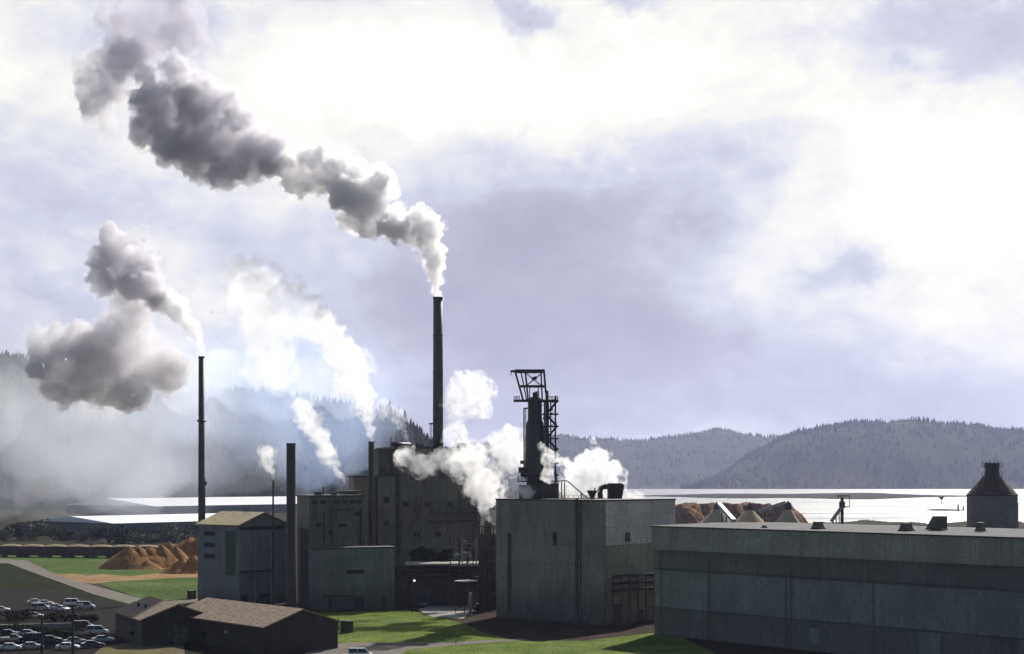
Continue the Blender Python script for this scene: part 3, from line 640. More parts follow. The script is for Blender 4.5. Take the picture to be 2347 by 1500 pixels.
# --- left complex (front walls face right-front: local x = g2)
GB = math.atan2(.758, .654)
GB2 = R(19)
def gbox(name, u, D, length, depth, h, label, mat, z0=0, roof=True, dd=0):
    x = (u - CU) / F * D
    o = thing(name, (x, D, 0), GB2, label, 'building')
    MB().box((0, 0, z0), (length, depth, h)).build('wall', mat, o)
    if roof: MB().box((-.25, -.25, h + .003), (length + .25, depth + .25, h + .45)).build('roof', m_trim, o)
    return o
lt = gbox('lean_to_building', 722, 350, 19.4, 8, 14.5, 'low teal grey building with streaked walls left of centre', m_lean)
for x, w_ in ((3, 1.2), (9, 3), (16, 1.4)): hwin(lt, x, x + w_, .02, 3.2, 0, 'y', 'door')
hwin(lt, 7.5, 12, 8.6, 9.6, 0)
mb = MB(); mb.box((2, -1.2, 3.4), (9, -.01, 3.7)); mb.build('canopy', m_rust, lt)
lb = gbox('bleach_building', 710, 359.2, 13.4, 16.5, 26.8, 'dark flat roofed building with a row of high louvres behind the low teal one', m_mill)
for x in (.5, 2.5, 6.0, 7.9, 9.8, 11.4): hwin(lb, x, x + 1.5, 25.1, 26.1, 0)
hwin(lb, 7, 9, 19.5, 20.3, 0)
mb = MB(); mb.tube((12.6, -.3, 15), (12.6, -.3, 24), .25, n=8); mb.tube((3.4, -.3, 15), (3.4, -.3, 23), .16, n=8); mb.build_each('downpipe', m_rust, lb)
MB().box((-.08, 1, 0), (-.003, 12, 19)).build('rust_stain_panel', m_rust, lb)
def pipe_thing(name, u, v, D, zb_, r_, label, n=12, cap=False, cat='pipe', group=None, m_=None):
    p = pt(u, v, D); o = thing(name, (p.x, D, zb_), 0, label, cat, group)
    MB().tube((0, 0, 0), (0, 0, p.z - zb_), r_, n=n).build('shaft', m_ or m_steel, o, False)
    c_ = MB(); c_.tube((0, 0, p.z - zb_ + .003), (0, 0, p.z - zb_ + .25), r_ * 1.18, n=n); c_.build('rim', m_steel, o)
    return o
pipe_thing('vent_pipe', 741, 1119, 364, 27.26, .16, 'left one of two thin vent pipes on the louvred building roof', 8, group='vent pipes on the louvred roof')
pipe_thing('vent_pipe', 763, 1121, 367, 27.26, .12, 'right and thinner of two vent pipes on the louvred building roof', 8, group='vent pipes on the louvred roof')
mb_ = thing('roof_machinery', (pt(800, 1100, 372).x, 372, 27.26), GB2, 'low clutter of fans and ducts on the louvred roof beside the tan block', 'machinery')
rg = random.Random(3); mb = MB()
for k_ in range(5): x = -2.4 + k_ * .95; s = rg.uniform(.35, .8); mb.box((x, -s, 0), (x + s * 1.3, s, s * 1.5))
mb.tube((-3.5, 0, .8), (4, 0, .8), .22, n=8); mb.build_each('fan_box', m_mossy, mb_)
tb = gbox('tan_block', 812, 379, 5.0, 6, 31.6, 'small tan block stepping up behind the louvred building', m_tan)
cb = gbox('stair_block', 866, 381, 4.5, 4, 31.9, 'narrow mill block below the dark penthouse', m_mill)
for z in (5, 12, 19, 25): hwin(cb, 1.5, 3.0, z, z + 1.6, 0)
pb = gbox('penthouse', 868, 386, 4.5, 5, 38.6, 'dark penthouse storey left of the boiler house', m_mill2)
hwin(pb, 1.2, 2.6, 33.6, 36, 0)
bh = gbox('boiler_house', 905, 386, 23.4, 20, 39.2, 'large streaked boiler house under the tallest smokestack', m_mill)
mb = MB()
for x in np.arange(1.5, 23, 4.2): mb.box((x, -.16, 0), (x + .22, -.004, 39))
mb.build('wall_rib', m_mill, bh)
for x in (4, 12): hwin(bh, x, x + 1.6, 31, 33, 0)
for k_, (x, z) in enumerate(((2.2, 24), (8, 24), (14, 24), (20, 24), (19.5, 31), (5, 16), (11, 16))): hwin(bh, x, x + 1.6, z, z + 1.3, 0)
mb = MB()
for x0, z0, x1, z1 in ((1, 12, 1, 37), (1, 37, 5, 37), (22, 8, 22, 30), (9, 20, 22, 20.5)): mb.tube((x0, -.6, z0), (x1, -.6, z1), .34, n=8)
mb.build_each('duct', m_mossy, bh)
mb = MB(); mb.box((9, -1.4, 22.2), (23, -.17, 22.35))
for x in np.arange(9.2, 23, 2.4): mb.bar((x, -1.35, 22.35), (x, -1.35, 23.4), .07)
mb.bar((9.1, -1.35, 23.4), (22.9, -1.35, 23.4), .07); mb.build('walkway', m_rust, bh)
mb = MB()
for x in (17.2, 17.8): mb.bar((x, -.35, 23), (x, -.35, 39.5), .08)
for z in np.arange(23.5, 39.4, .6): mb.bar((17.2, -.35, z), (17.8, -.35, z), .05)
mb.build('ladder', m_steel, bh)
for x, z in ((1.5, 19.5), (4.6, 17.5), (11, 22)): hwin(lb, x, x + 1.5, z, z + 1.2, 0)
mb = MB(); mb.tube((5.6, -.4, 15), (5.6, -.4, 24), .3, n=8); mb.tube((5.6, -.4, 24), (11, -.4, 24), .3, n=8); mb.build_each('duct', m_mossy, lb)
mb = MB()
for x, w_, h_ in ((2, 1.6, .8), (6, 1.4, .7)): mb.box((x, 3, 27.26), (x + w_, 5, 27.26 + h_))
mb.build_each('roof_unit', m_mossy, lb)
mb = MB()
for x, w_, h_ in ((2, 1.6, 1.0), (7, 2, .8), (19, 1.6, 1.2)): mb.box((x, 4, 39.66), (x + w_, 7, 39.66 + h_))
mb.build_each('roof_unit', m_mossy, bh)
pipe_thing('smokestack', 851, 1015, 376, 0, .74, 'short dark smokestack against the tan block giving off bright steam', 16, cat='smokestack', group='mill smokestacks', m_=m_stackd)
for u, v, h_ in ((896, 1005, 0), (954, 1007, 0), (1076, 1015, 1), (1092, 1020, 1)):
    pipe_thing('vent_pipe', u, v, 392 if h_ == 0 else 408, 39.66, .14, {896: 'thin vent pipe at the left end of the boiler house roof', 954: 'thin vent pipe on the boiler house roof left of the tall stack', 1076: 'short thin vent pipe right of the tall stack', 1092: 'stubby vent pipe at the right edge of the boiler house roof'}[u], 8, group='vent pipes on the boiler house')
rd = thing('roof_duct', (pt(918, 1100, 390).x, 390, 39.66), GB, 'low rounded duct lying on the boiler house roof left of the tall stack', 'duct')
MB().tube((-3, 0, .6), (3.5, 0, .6), .55, n=10).build('duct_shell', m_steel, rd, True); MB().box((-2.6, -.5, 0), (-2.2, .5, .5)).box((2.2, -.5, 0), (2.6, .5, .5)).build_each('bracket', m_steel, rd)
# wide flue stack left of the louvred building
fs_ = thing('smokestack', (pt(667, 1100, 345).x, 345, 0), 0, 'thick plain dark stack standing beside the gabled building', 'smokestack', 'mill smokestacks')
MB().lathe([(1.25, 0), (1.08, 14), (1.06, 39.2)], 20).build('shaft', m_stackd, fs_); MB().lathe([(1.12, 39.203), (1.12, 39.5)], 20).build('rim', m_steel, fs_)
MB().lathe([(1.5, 0.01), (1.5, .8), (1.3, 1.2)], 20).build('foundation', m_rust, fs_)
# tallest stack
ts = thing('smokestack', (pt(1004, 1100, 402).x, 402, 39.66), 0, 'tallest smokestack, dark, rising from the boiler house with a long smoke plume', 'smokestack', 'mill smokestacks')
hs = pt(0, 686, 402).z - 39.66
MB().lathe([(1.5, 0), (1.42, 3), (1.36, hs * .5), (1.30, hs)], 28).build('shaft', m_stack, ts, True)
MB().lathe([(1.42, hs + .003), (1.42, hs + .5), (1.25, hs + .5)], 28).build('rim', m_steel, ts)
mb = MB()
for z in (hs * .25, hs * .5, hs * .75): mb.lathe([(1.46, z), (1.46, z + .25)], 28)
mb.build_each('band', m_steel, ts)
lad = []
for x in (-2.1, -1.75): lad.append(((x, -.9, 0), (x, -.9, 6.6), .12))
for z in np.arange(.5, 6.6, .8): lad.append(((-2.3, -.9, z), (-1.3, -.9, z), .12))
lad += [((-2.4, -1.2, 6.5), (-1.0, -1.2, 6.5), .35)]
bars(lad, 'ladder', m_steel, parent=ts)
# thin tall stack at left
ls = thing('smokestack', (pt(462, 1100, 392).x, 392, 0), 0, 'slender brown smokestack with a collar at far left of the mill', 'smokestack', 'mill smokestacks')
hs2 = pt(0, 820, 392).z
MB().lathe([(1.05, 0), (.95, 10), (.86, 30), (.80, hs2)], 20).build('shaft', m_stack, ls, True)
MB().lathe([(.86, hs2 + .003), (.86, hs2 + .3)], 20).build('rim', m_steel, ls)
zc = pt(0, 965, 392).z; MB().lathe([(1.0, zc - .3), (1.25, zc - .1), (1.25, zc + .1), (1.0, zc + .3)], 20).build('collar', m_steel, ls)
zc = pt(0, 1113, 392).z; mb = MB(); mb.box((.8, -.2, zc), (1.4, .2, zc + 1)); mb.tube((.95, 0, 5), (.95, 0, zc + 2), .07, n=6); mb.build('ladder_cage', m_steel, ls)

# gabled building
G0 = (-66.9, 363.0)
gb_ = thing('gabled_building', (G0[0], G0[1], 0), math.atan2(12, 10), 'grey corrugated building with a brown gable roof behind the thin stack', 'building')
GW, GL, GH = 15.6, 15.8, 19.8
rt, rr_ = GW / 2, 2.9
mb = MB(); mb.add([(0, 0, 0), (GW, 0, 0), (GW, GL, 0), (0, GL, 0), (0, 0, GH), (GW, 0, GH), (GW, GL, GH), (0, GL, GH), (rt, 0, GH + rr_), (rt, GL, GH + rr_)],
       [(0, 3, 2, 1), (0, 1, 5, 8, 4), (1, 2, 6, 5), (2, 3, 7, 9, 6), (3, 0, 4, 7), (4, 8, 9, 7), (5, 6, 9, 8)])
mb.build('wall', m_gab, gb_)
mb = MB(); e = .55; sl = rr_ / rt; th = .28
for s in (0, 1):
    x0, x1 = ((-e, rt) if s == 0 else (rt, GW + e)); z0_, z1_ = ((GH - e * sl, GH + rr_) if s == 0 else (GH + rr_, GH - e * sl)); zo = .02
    mb.add([(x0, -e, z0_ + zo), (x1, -e, z1_ + zo), (x1, GL + e, z1_ + zo), (x0, GL + e, z0_ + zo), (x0, -e, z0_ + th), (x1, -e, z1_ + th), (x1, GL + e, z1_ + th), (x0, GL + e, z0_ + th)],
           [(0, 3, 2, 1), (4, 5, 6, 7), (0, 1, 5, 4), (2, 3, 7, 6), (3, 0, 4, 7), (1, 2, 6, 5)])
mb.build('roof', m_brownroof, gb_)
MB().box((.5, -.09, GH - 1.2), (GW - 1, -.003, GH - .3)).build('louvre_strip', m_dark, gb_)
MB().box((.3, -.9, 8.2), (10.6, -.003, 8.7)).build('canopy', m_rust, gb_)
hwin(gb_, .8, 2.8, .02, 2.8, 0, 'y', 'door'); hwin(gb_, 6.6, 10.2, 1.6, 2.8, 0)
mb = MB()
for x in (.12, 5.2, 10.4, 15.4): mb.box((x - .1, -.07, 0), (x + .1, -.003, GH - 1.3))
mb.build_each('wall_batten', m_panel, gb_)
# left wall (x=0 plane, facing -x): boxes directly
MB().box((-.08, 1.2, 7.5), (-.003, 5.0, 18.4)).build('green_panel', m_green, gb_)
for z in (14.2, 17.0, 11.4): 
    f = MB().box((-.1, 9.0, z), (-.003, 13.2, z + 1.1)).build('louvre', m_dark, gb_)
GU = 'short vent pipes on the brown gable roof'
for i, (u, s) in enumerate(((560, 'left'), (565.5, 'middle'), (571, 'right'))):
    pipe_thing('vent_pipe', u, 1164, 372.5, pt(0, 1180, 372.5).z, .09, '%s one of three short pipes on the brown gable roof' % s, 6, group=GU)
# thin exhaust pipe standing in front of it
ep = thing('exhaust_pipe', (pt(626, 1100, 362).x, 362, 0), 0, 'thin dark exhaust pipe rising past the gabled wall', 'pipe')
z_ = pt(0, 1103, 362).z; MB().tube((0, 0, 0), (0, 0, z_), .22, n=10).build('shaft', m_steel, ep); MB().tube((0, 0, z_ + .003), (0, 0, z_ + .15), .29, n=10).build('rim', m_steel, ep)
bars([((-.1, .1, z), (.3, 2.6, z), .12) for z in (5, 12)], 'bracket', m_steel, parent=ep)

# --- central yard between boiler house and digester building
# dark process annex
an = thing('process_annex', (pt(905, 1100, 362).x, 362, 0), R(4), 'low dark brown process shed with a pale edged roof in the centre gap', 'building')
MB().box((0, 0, 0), (24, 10, 9.6)).build('wall', facade('annex_boards', (.03, .02, .017), ribs=2), an)
MB().box((2.5, -2.2, 10.2), (23.5, 8, 10.6)).build('roof', m_conc2, an)
mb = MB()
for x in (3, 8, 13, 18, 23): mb.tube((x, -1.8, 0), (x, -1.8, 10.2), .15, n=6)
mb.build_each('post', m_rust, an)
for x in (2, 7, 12, 17): hwin(an, x, x + 3.2, 4.5, 6.6, 0)
hwin(an, 5, 8, .02, 3.4, 0, 'y', 'door')
mb = MB(); mb.tube((.5, -.8, 7.8), (23, -.8, 7.8), .3, n=8); mb.tube((.5, -.9, 8.8), (23, -.9, 8.8), .2, n=8); mb.build_each('pipe', m_rust, an)
# pipe tower with spires
D = 352
pw = thing('pipe_tower', (pt(1118, 1100, D).x, D, 0), GB, 'dark lattice of pipes and vessels beside the concrete building, steam at its top', 'pipe tower')
k_ = D / F
mb = MB()
for x in (-3.2, -1.1, 1.1, 3.2):
    for y in (-1.8, 1.8): mb.tube((x, y, 0), (x, y, 21.5 - abs(x) * .3), .13, n=6)
for z in (4, 8, 12, 15, 18, 20):
    for y in (-1.8, 1.8): mb.bar((-3.3, y, z), (3.3, y, z), .22)
    for x in (-3.2, 3.2): mb.bar((x, -1.8, z), (x, 1.8, z), .18)
    mb.box((-3.0, -1.6, z - .06), (3.0, 1.6, z + .03)) if z in (8, 15) else None
    mb.bar((-3.2, -1.85, z - 3), (0, -1.85, z), .12); mb.bar((3.2, -1.85, z - 3), (0, -1.85, z), .12)
mb.build('frame', m_rust, pw)
for x, y, r_, z1 in ((-2, 0, .8, 18.5), (.0, .2, .75, 22.6), (2, -.1, .9, 19.0)):
    MB().lathe([(r_, .02), (r_, z1 - 2), (r_ * .6, z1 - 1), (.22, z1 - .5), (.16, z1 + 1.4)], 14, (x, y, 0)).build('vessel', m_steel, pw, True)
mb = MB(); rg = random.Random(12)
for _ in range(16):
    x = rg.uniform(-3, 3); z = rg.uniform(3, 20); mb.tube((x, -2.2, z), (x + rg.uniform(-2.5, 2.5), -2.2, z), .12, n=6); mb.tube((x, -2.2, z), (x, -2.2, z - rg.uniform(1, 4)), .12, n=6)
mb.build_each('pipe', m_steel, pw)
# second lower pipe structure left of it
pw2 = thing('tank_gantry', (pt(1062, 1100, 358).x, 358, 0), GB, 'lower open frame with tanks and pale pipes left of the pipe tower', 'pipe frame')
mb = MB()
for x in (-3, 0, 3):
    for y in (-1.5, 1.5): mb.tube((x, y, 0), (x, y, 17.2), .12, n=6)
for z in (11.5, 14.2, 16.8):
    for y in (-1.5, 1.5): mb.bar((-3.1, y, z), (3.1, y, z), .2)
    mb.bar((-3, -1.5, z - 2), (0, -1.5, z), .1); mb.bar((3, -1.5, z - 2), (0, -1.5, z), .1)
mb.build('frame', m_rust, pw2)
for x, z, m_ in ((-1.6, 12, m_pipe), (1.3, 12.2, m_pipe), (1.0, 14.8, m_steel)): MB().tube((x, -1, z + .6), (x, 1.2, z + .6), .75, n=12).build('tank', m_, pw2)
mb = MB(); mb.tube((-2.4, -1.8, 11), (-2.4, -1.8, 15.6), .14, n=6); mb.tube((-2.4, -1.8, 15.6), (.6, -1.8, 15.6), .14, n=6); mb.tube((2.6, -1.8, 10.5), (2.6, -1.8, 17), .14, n=6); mb.build_each('pipe', m_pipe, pw2)
# dark trees in front of boiler house
for i, (u, v, w_, h_, lb_) in enumerate(((985, 1372, 6.2, 15.8, 'tall dark round crowned tree against the boiler house'), (1022, 1372, 4.2, 14.6, 'narrower dark tree touching the round crowned one'), (958, 1370, 3.8, 13.8, 'small dark tree at the left of the central clump'))):
    D = 373; p = pt(u, 1100, D); r = thing('tree', (p.x, D, 0), 0, lb_, 'tree', 'dark trees against the boiler house')
    rg = random.Random(70 + i); mb = MB()
    for k_ in range(11): leaf_blob(mb, (rg.uniform(-.42, .42) * w_, rg.uniform(-.35, .35) * w_, h_ * rg.uniform(.52, .9)), w_ * rg.uniform(.18, .34), 330, rg, .3)
    mb.build('crown', m_bushd, r); tm = MB(); tm.tube((0, 0, 0), (0, 0, h_ * .8), .3, .1, 8)
    for k_ in range(6): a = rg.random() * 6.3; tm.tube((0, 0, h_ * (.4 + .05 * k_)), (w_ * .35 * math.cos(a), w_ * .35 * math.sin(a), h_ * (.62 + .04 * k_)), .12, .04, 6)
    tm.build('trunk', m_bark2, r)
# yard lamp, lit tank, parked equipment
tk = thing('storage_tank', (pt(1078, 1100, 339).x, 339, 0), 0, 'small pale upright tank catching sun beside the loading apron', 'tank')
MB().lathe([(.42, .3), (.42, 4.9), (.25, 5.3)], 16).build('shell', m_pipe, tk, True); MB().lathe([(.85, 0), (.85, .3)], 16).build('foundation', m_conc2, tk); MB().tube((.9, 0, 0), (.9, 0, 5.6), .08, n=6).build('pipe', m_steel, tk)
cn = thing('canopy_roof', (pt(1068, 1100, 345).x, 345, 0), GB, 'small sunlit flat canopy on posts above the pale tank', 'canopy')
MB().box((-2.2, -1.6, 7.4), (2.2, 1.6, 7.6)).build('roof', m_white, cn); mb = MB()
for x in (-2, 2):
    for y in (-1.4, 1.4): mb.tube((x, y, 0), (x, y, 7.4), .1, n=6)
mb.build_each('post', m_rust, cn)
yl = thing('yard_lamp', (pt(945, 1100, 344).x, 344, 0), 0, 'lit yard lamp on a dark pole in front of the brown shed', 'lamp')
MB().tube((0, 0, 0), (0, 0, 7.5), .07, n=6).tube((0, 0, 7.5), (.5, -.3, 7.7), .05, n=6).build('pole', m_steel, yl)
me_, t, b = new_mat('lamp_glow'); b.inputs['Emission Color'].default_value = (1, .95, .8, 1); b.inputs['Emission Strength'].default_value = 9; b.inputs['Base Color'].default_value = (.8, .8, .7, 1)
MB().lathe([(.05, 7.5), (.13, 7.54), (.13, 7.68), (.05, 7.74)], 10, (.5, -.3, 0)).build('lamp_shade', me_, yl)
# lawn cabinet, sign posts
cbx = thing('utility_cabinet', gp(795, 1451), GA, 'dark brown utility cabinet on the lawn beside the shed', 'cabinet')
MB().box((-1.15, -.7, .15), (1.15, .7, 2.5)).build('body', m_rust, cbx, bevel=.04); MB().box((-1.25, -.8, 0), (1.25, .8, .15)).build('plinth', m_conc2, cbx)
MB().box((-1.0, -.76, .3), (-.05, -.703, 2.3)).build('door', m_steel, cbx); MB().box((.05, -.76, .3), (1.0, -.703, 2.3)).build('door', m_steel, cbx)
for u, v, l_, h_ in ((776, 1448, 'thin bare post on the lawn between shed and cabinet', 2.6), (1045, 1480, 'thin lone post beside the path on the lawn', 2.1)):
    q = thing('marker_post', gp(u, v), 0, l_, 'post'); MB().tube((0, 0, 0), (0, 0, h_), .06, n=6).build('shaft', m_steel, q); MB().box((-.14, -.05, h_), (.14, .05, h_ + .16)).build('cap', m_pipe, q)
tkb = thing('fuel_box', gp(439, 1374), GA, 'dark square metal box beside the left foot of the gabled building', 'box')
MB().box((-.85, -.8, .1), (.85, .8, 2.3)).build('body', m_steel, tkb, bevel=.03); MB().box((-.95, -.9, 0), (.95, .9, .1)).build('plinth', m_conc2, tkb); MB().box((-.5, -.86, .3), (.5, -.803, 2.1)).build('door', m_rust, tkb)
# low equipment on the apron
EG = 'low equipment on the loading apron'
for i, (u, v, w_, l_) in enumerate(((968, 1391, 2.2, 'flat low skid left on the loading apron'), (1003, 1388, 1.6, 'small crate stack in the middle of the loading apron'), (1040, 1386, 2.6, 'longer dark container at the back of the loading apron'), (1100, 1398, 1.8, 'squat box at the right edge of the loading apron'))):
    q = thing('equipment_skid', gp(u, v), GB + i, l_, 'equipment', EG); MB().box((-w_, -.7, .25), (w_, .7, .4 + .22 * i)).build('deck', m_rust, q); MB().box((-w_ * .4, -.6, .41 + .22 * i), (w_ * .5, .6, 1.0 + .2 * i)).build('load', (m_pipe, m_steel, m_steel, m_rust)[i], q)
    MB().box((-w_ * .9, -.6, 0), (-w_ * .8, .6, .25)).box((w_ * .8, -.6, 0), (w_ * .9, .6, .25)).build_each('foot', m_steel, q)

# --- two sheds at the bottom left
def shed(name, e0, ang_, L_, W_, h, rise, label, mroof):
    """eave corner e0; local +x along the gable wall, local +y along the eave (back-left)"""
    o = thing(name, (e0[0], e0[1], 0), ang_, label, 'shed', 'low brown sheds at the bottom of the picture')
    mb = MB(); r_ = W_ / 2
    mb.add([(0, 0, 0), (W_, 0, 0), (W_, L_, 0), (0, L_, 0), (0, 0, h), (W_, 0, h), (W_, L_, h), (0, L_, h), (r_, 0, h + rise), (r_, L_, h + rise)],
           [(0, 3, 2, 1), (0, 1, 5, 8, 4), (1, 2, 6, 5), (2, 3, 7, 9, 6), (3, 0, 4, 7), (4, 8, 9, 7), (5, 6, 9, 8)])
    mb.build('wall', m_shedwall, o); mb = MB(); e = .6; s_ = rise / r_
    for s in (0, 1):
        x0, x1 = ((-e, r_) if s == 0 else (r_, W_ + e)); z0_, z1_ = ((h - e * s_, h + rise) if s == 0 else (h + rise, h - e * s_))
        mb.add([(x0, -e, z0_ + .02), (x1, -e, z1_ + .02), (x1, L_ + e, z1_ + .02), (x0, L_ + e, z0_ + .02), (x0, -e, z0_ + .25), (x1, -e, z1_ + .25), (x1, L_ + e, z1_ + .25), (x0, L_ + e, z0_ + .25)],
               [(0, 3, 2, 1), (4, 5, 6, 7), (0, 1, 5, 4), (2, 3, 7, 6), (3, 0, 4, 7), (1, 2, 6, 5)])
    mb.build('roof', mroof, o)
    return o
# wall along local y faces -x (towards the camera, left); gable wall faces -y (right)
s1 = shed('shed', (-43.6, 261.5), math.atan2(11.3, 11.3) - .06, 33.0, 15.6, 5.0, 2.6, 'near shed with a pebbly brown gable roof, lowest in the picture', m_shed)
MB().box((-.1, 12.6, 2.9), (-.003, 13.6, 3.4)).build('wall_lamp', m_pipe, s1)
for y in (5, 20, 27): MB().box((-.08, y, 1.2), (-.003, y + 2, 2.6)).build('window', m_glassd, s1)
hwin(s1, 6.4, 9.0, .02, 2.6, 0, 'y', 'door')
s2 = shed('shed', (gp(291, 1497).x, 276, 0), math.atan2(11.3, 11.3) - .3, 21, 13.5, 4.9, 2.5, 'farther shed with a weathered gravel roof beside the parking lot', m_shed)
hwin(s2, 5, 6.2, .02, 2.3, 0, 'y', 'door'); MB().box((-.08, 6, 1.4), (-.003, 8.5, 2.6)).build('window', m_glassd, s2)
for i, (y, x) in enumerate(((14, 2.6), (10, 3.0))):
    MB().box((x, y, 5.9), (x + .5, y + .5, 6.9)).build('roof_vent', m_dark, s2)
# pale blades plant beside shed
yp = thing('shrub', gp(413, 1480), 0, 'pale spiky plant between the two brown sheds', 'shrub'); mb = MB(); rg = random.Random(2)
for k_ in range(90):
    a = rg.random() * 6.3; r_ = rg.uniform(.5, 2.6); z = rg.uniform(1.2, 4.6); x0 = rg.uniform(-.8, .8)
    mb.add([(x0 - .08, 0, 0), (x0 + .08, 0, 0), (x0 + r_ * math.cos(a), r_ * math.sin(a), z)], [(0, 1, 2)])
mb.build('foliage', m_yucca, yp)
wp = thing('marker_post', gp(437, 1452), 0, 'short white post at the left corner of the near shed', 'post'); MB().tube((0, 0, 0), (0, 0, 2.8), .12, n=8).build('shaft', m_white, wp); MB().tube((0, 0, 2.803), (0, 0, 2.9), .15, n=8).build('cap', m_white, wp)

# --- far warehouses with white roofs
def farshed(pa, length, depth, h, label, rise=0, ang_=GB):
    o = thing('white_roofed_warehouse', (pa.x, pa.y, 0), ang_, label, 'warehouse', 'far warehouses with white roofs')
    MB().box((0, 0, 0), (length, depth, h)).build('wall', plain('hazy_wall', (.12, .13, .15), .8), o)
    mb = MB(); r_ = depth / 2
    if rise: mb.add([(-1, -1, h + .01), (length + 1, -1, h + .01), (length + 1, depth + 1, h + .01), (-1, depth + 1, h + .01), (-1, r_, h + rise), (length + 1, r_, h + rise)], [(0, 3, 2, 1), (0, 1, 5, 4), (2, 3, 4, 5), (0, 4, 3), (1, 2, 5)])
    else: mb.box((-1, -1, h + .01), (length + 1, depth + 1, h + .5))
    mb.build('roof', m_white, o); return o
p = gp(262, 1232); p = pt(260, 1198, 800); farshed(Vector((p.x, 800, 0)), 110, 80, p.z - .5, 'nearer of two long white roofed warehouses in the left mist', 3.2)
p = pt(355, 1161, 1290); farshed(Vector((p.x, 1290, 0)), 330, 130, p.z, 'farther of two long white roofed warehouses in the left mist', 6.4, GB + .04)

# --- rail wagons with chips
def wagon():
    r = thing('rail_wagon', (0, 0, 0), 0, 'x', 'rail wagon', 'rail wagons loaded with wood chips')
    mb = MB(); mb.box((-4.6, -1.5, .75), (4.6, 1.5, 4.2))
    for x in np.arange(-4.2, 4.3, 1.05): mb.box((x - .08, -1.62, .75), (x + .08, -1.503, 4.2))
    mb.box((-4.6, -1.64, 4.203), (4.6, 1.64, 4.35)); mb.build('body', m_rust, r)
    mb = MB(); n = 9
    top = [(-4.4 + 8.8 * i / (n - 1), .25 + .55 * math.sin(math.pi * i / (n - 1)) ** .6) for i in range(n)]
    vs = []; fs = []
    for x, h in top:
        for y, f in ((-1.5, 0), (-.7, .8), (0, 1), (.7, .8), (1.5, 0)): vs.append((x, y, 4.36 + h * f))
    for i in range(n - 1):
        for j in range(4): fs.append((i * 5 + j, (i + 1) * 5 + j, (i + 1) * 5 + j + 1, i * 5 + j + 1))
    mb.add(vs, fs); mb.build('load', m_chip, r, True)
    for x in (-3.2, 3.2):
        q = MB().box((x - .9, -.9, .55), (x + .9, .9, 1.1)).build('bogie', m_steel, r)
        for dx in (-.6, .6): MB().tube((x + dx, -1.0, .45), (x + dx, 1.0, .45), .45, n=12).build('wheel', m_steel, q)
    return r
p0 = wagon(); names = 'first second third fourth fifth sixth seventh eighth ninth tenth'.split()
q0 = gp(30, 1277); q1 = gp(430, 1280)
dirw = (q1 - q0).normalized(); aw = math.atan2(dirw.y, dirw.x)
for i in range(10):
    o = p0 if i == 0 else copy_tree(p0)
    o.location = q0 + dirw * (-.5 + i * 9.5) ; o.rotation_euler = (0, 0, aw); o['label'] = 'dark chip wagon heaped with pale chips, %s in the row from the left' % names[i]
mb = MB(); nrm = Vector((-dirw.y, dirw.x, 0))
for s in (-.75, .75):
    a = q0 - dirw * 60 + nrm * s; b_ = q1 + dirw * 40 + nrm * s; mb.bar((a.x, a.y, -.03), (b_.x, b_.y, -.03), .1, .12)
tag(mb.build('rail_track', m_steel), kind='structure')

# --- sawdust and bark piles
def pile(name, loc, rx, ry, h, peaks, seed, label, mat, group, n=90, crease=.30, clip=9):
    V_ = []; idx = {}; F_ = []
    for i in range(n):
        for j in range(n):
            a = -1 + 2 * i / (n - 1); b_ = -1 + 2 * j / (n - 1); z = -.02
            for (px, py, pr_, ph) in peaks:
                d = math.hypot((a - px), (b_ - py) * 1.0) / pr_; z = max(z, ph * (1 - d))
            x, y = a * rx, b_ * ry
            nz = mnoise.fractal(Vector((x * .12 + seed, y * .12, 0)), 1, 2, 5); rdg = 1 - abs(mnoise.noise(Vector((x * .10 + seed, y * .08, 4))))
            z = min(z, clip)
            if z > -.01: z = z + (nz * .07 + (rdg - .8) * crease) * min(1, z * 3)
            V_.append((x, y, max(-.3, z * h)))
    F_ = [(i * n + j, (i + 1) * n + j, (i + 1) * n + j + 1, i * n + j + 1) for i in range(n - 1) for j in range(n - 1)]
    me = bpy.data.meshes.new(name); me.from_pydata(V_, [], F_); me.materials.append(mat)
    o = bpy.data.objects.new(name, me); COL.objects.link(o); o.location = loc; return tag(o, label, 'pile', group)
PG = 'sawdust heaps left of the mill'
pile('sawdust_pile', gp(330, 1302), 19, 15, 8.2, [(-.25, -.15, .58, 1.0), (-.1, -.05, .6, .96), (.1, .05, .6, .94), (.3, .15, .58, .97), (.55, .25, .42, .95), (.15, -.45, .3, .35)], 2, 'large sawdust heap with a dark shaded flank on the field', m_dust, PG, n=130, crease=.06)
pile('sawdust_pile', gp(432, 1314), 11, 9, 6.4, [(-.2, 0, .7, .8), (.15, .1, .7, .95), (.45, .2, .5, 1)], 6, 'smaller lumpy sawdust heap right of the large one', m_dust, PG, crease=.08)
pile('sawdust_pile', gp(440, 1290), 24, 16, 12.4, [(.25, 0, .7, 1), (0, 0, .7, .78), (-.35, -.1, .6, .62)], 9, 'tall tan sawdust heap behind the smaller ones by the stack', m_dust, PG, crease=.06)
BG = 'bark heaps beyond the warehouse'
pile('bark_pile', (pt(1612, 1100, 820).x, 820, 0), 26, 30, 20, [(-.35, 0, .9, 1.15), (.1, .1, .85, 1.1), (.5, -.1, .6, .95)], 12, 'orange brown flat topped bark heap beyond the central building', m_bark, BG, crease=.05, clip=.88, n=110)
pile('bark_pile', (pt(1735, 1100, 790).x, 790, 0), 31, 30, 20.5, [(-.45, 0, .8, 1.1), (0, .1, .85, 1.25), (.45, 0, .7, 1.05)], 15, 'broad dark bark heap behind the conical chip stores', m_bark, BG, crease=.05, clip=.88, n=110)

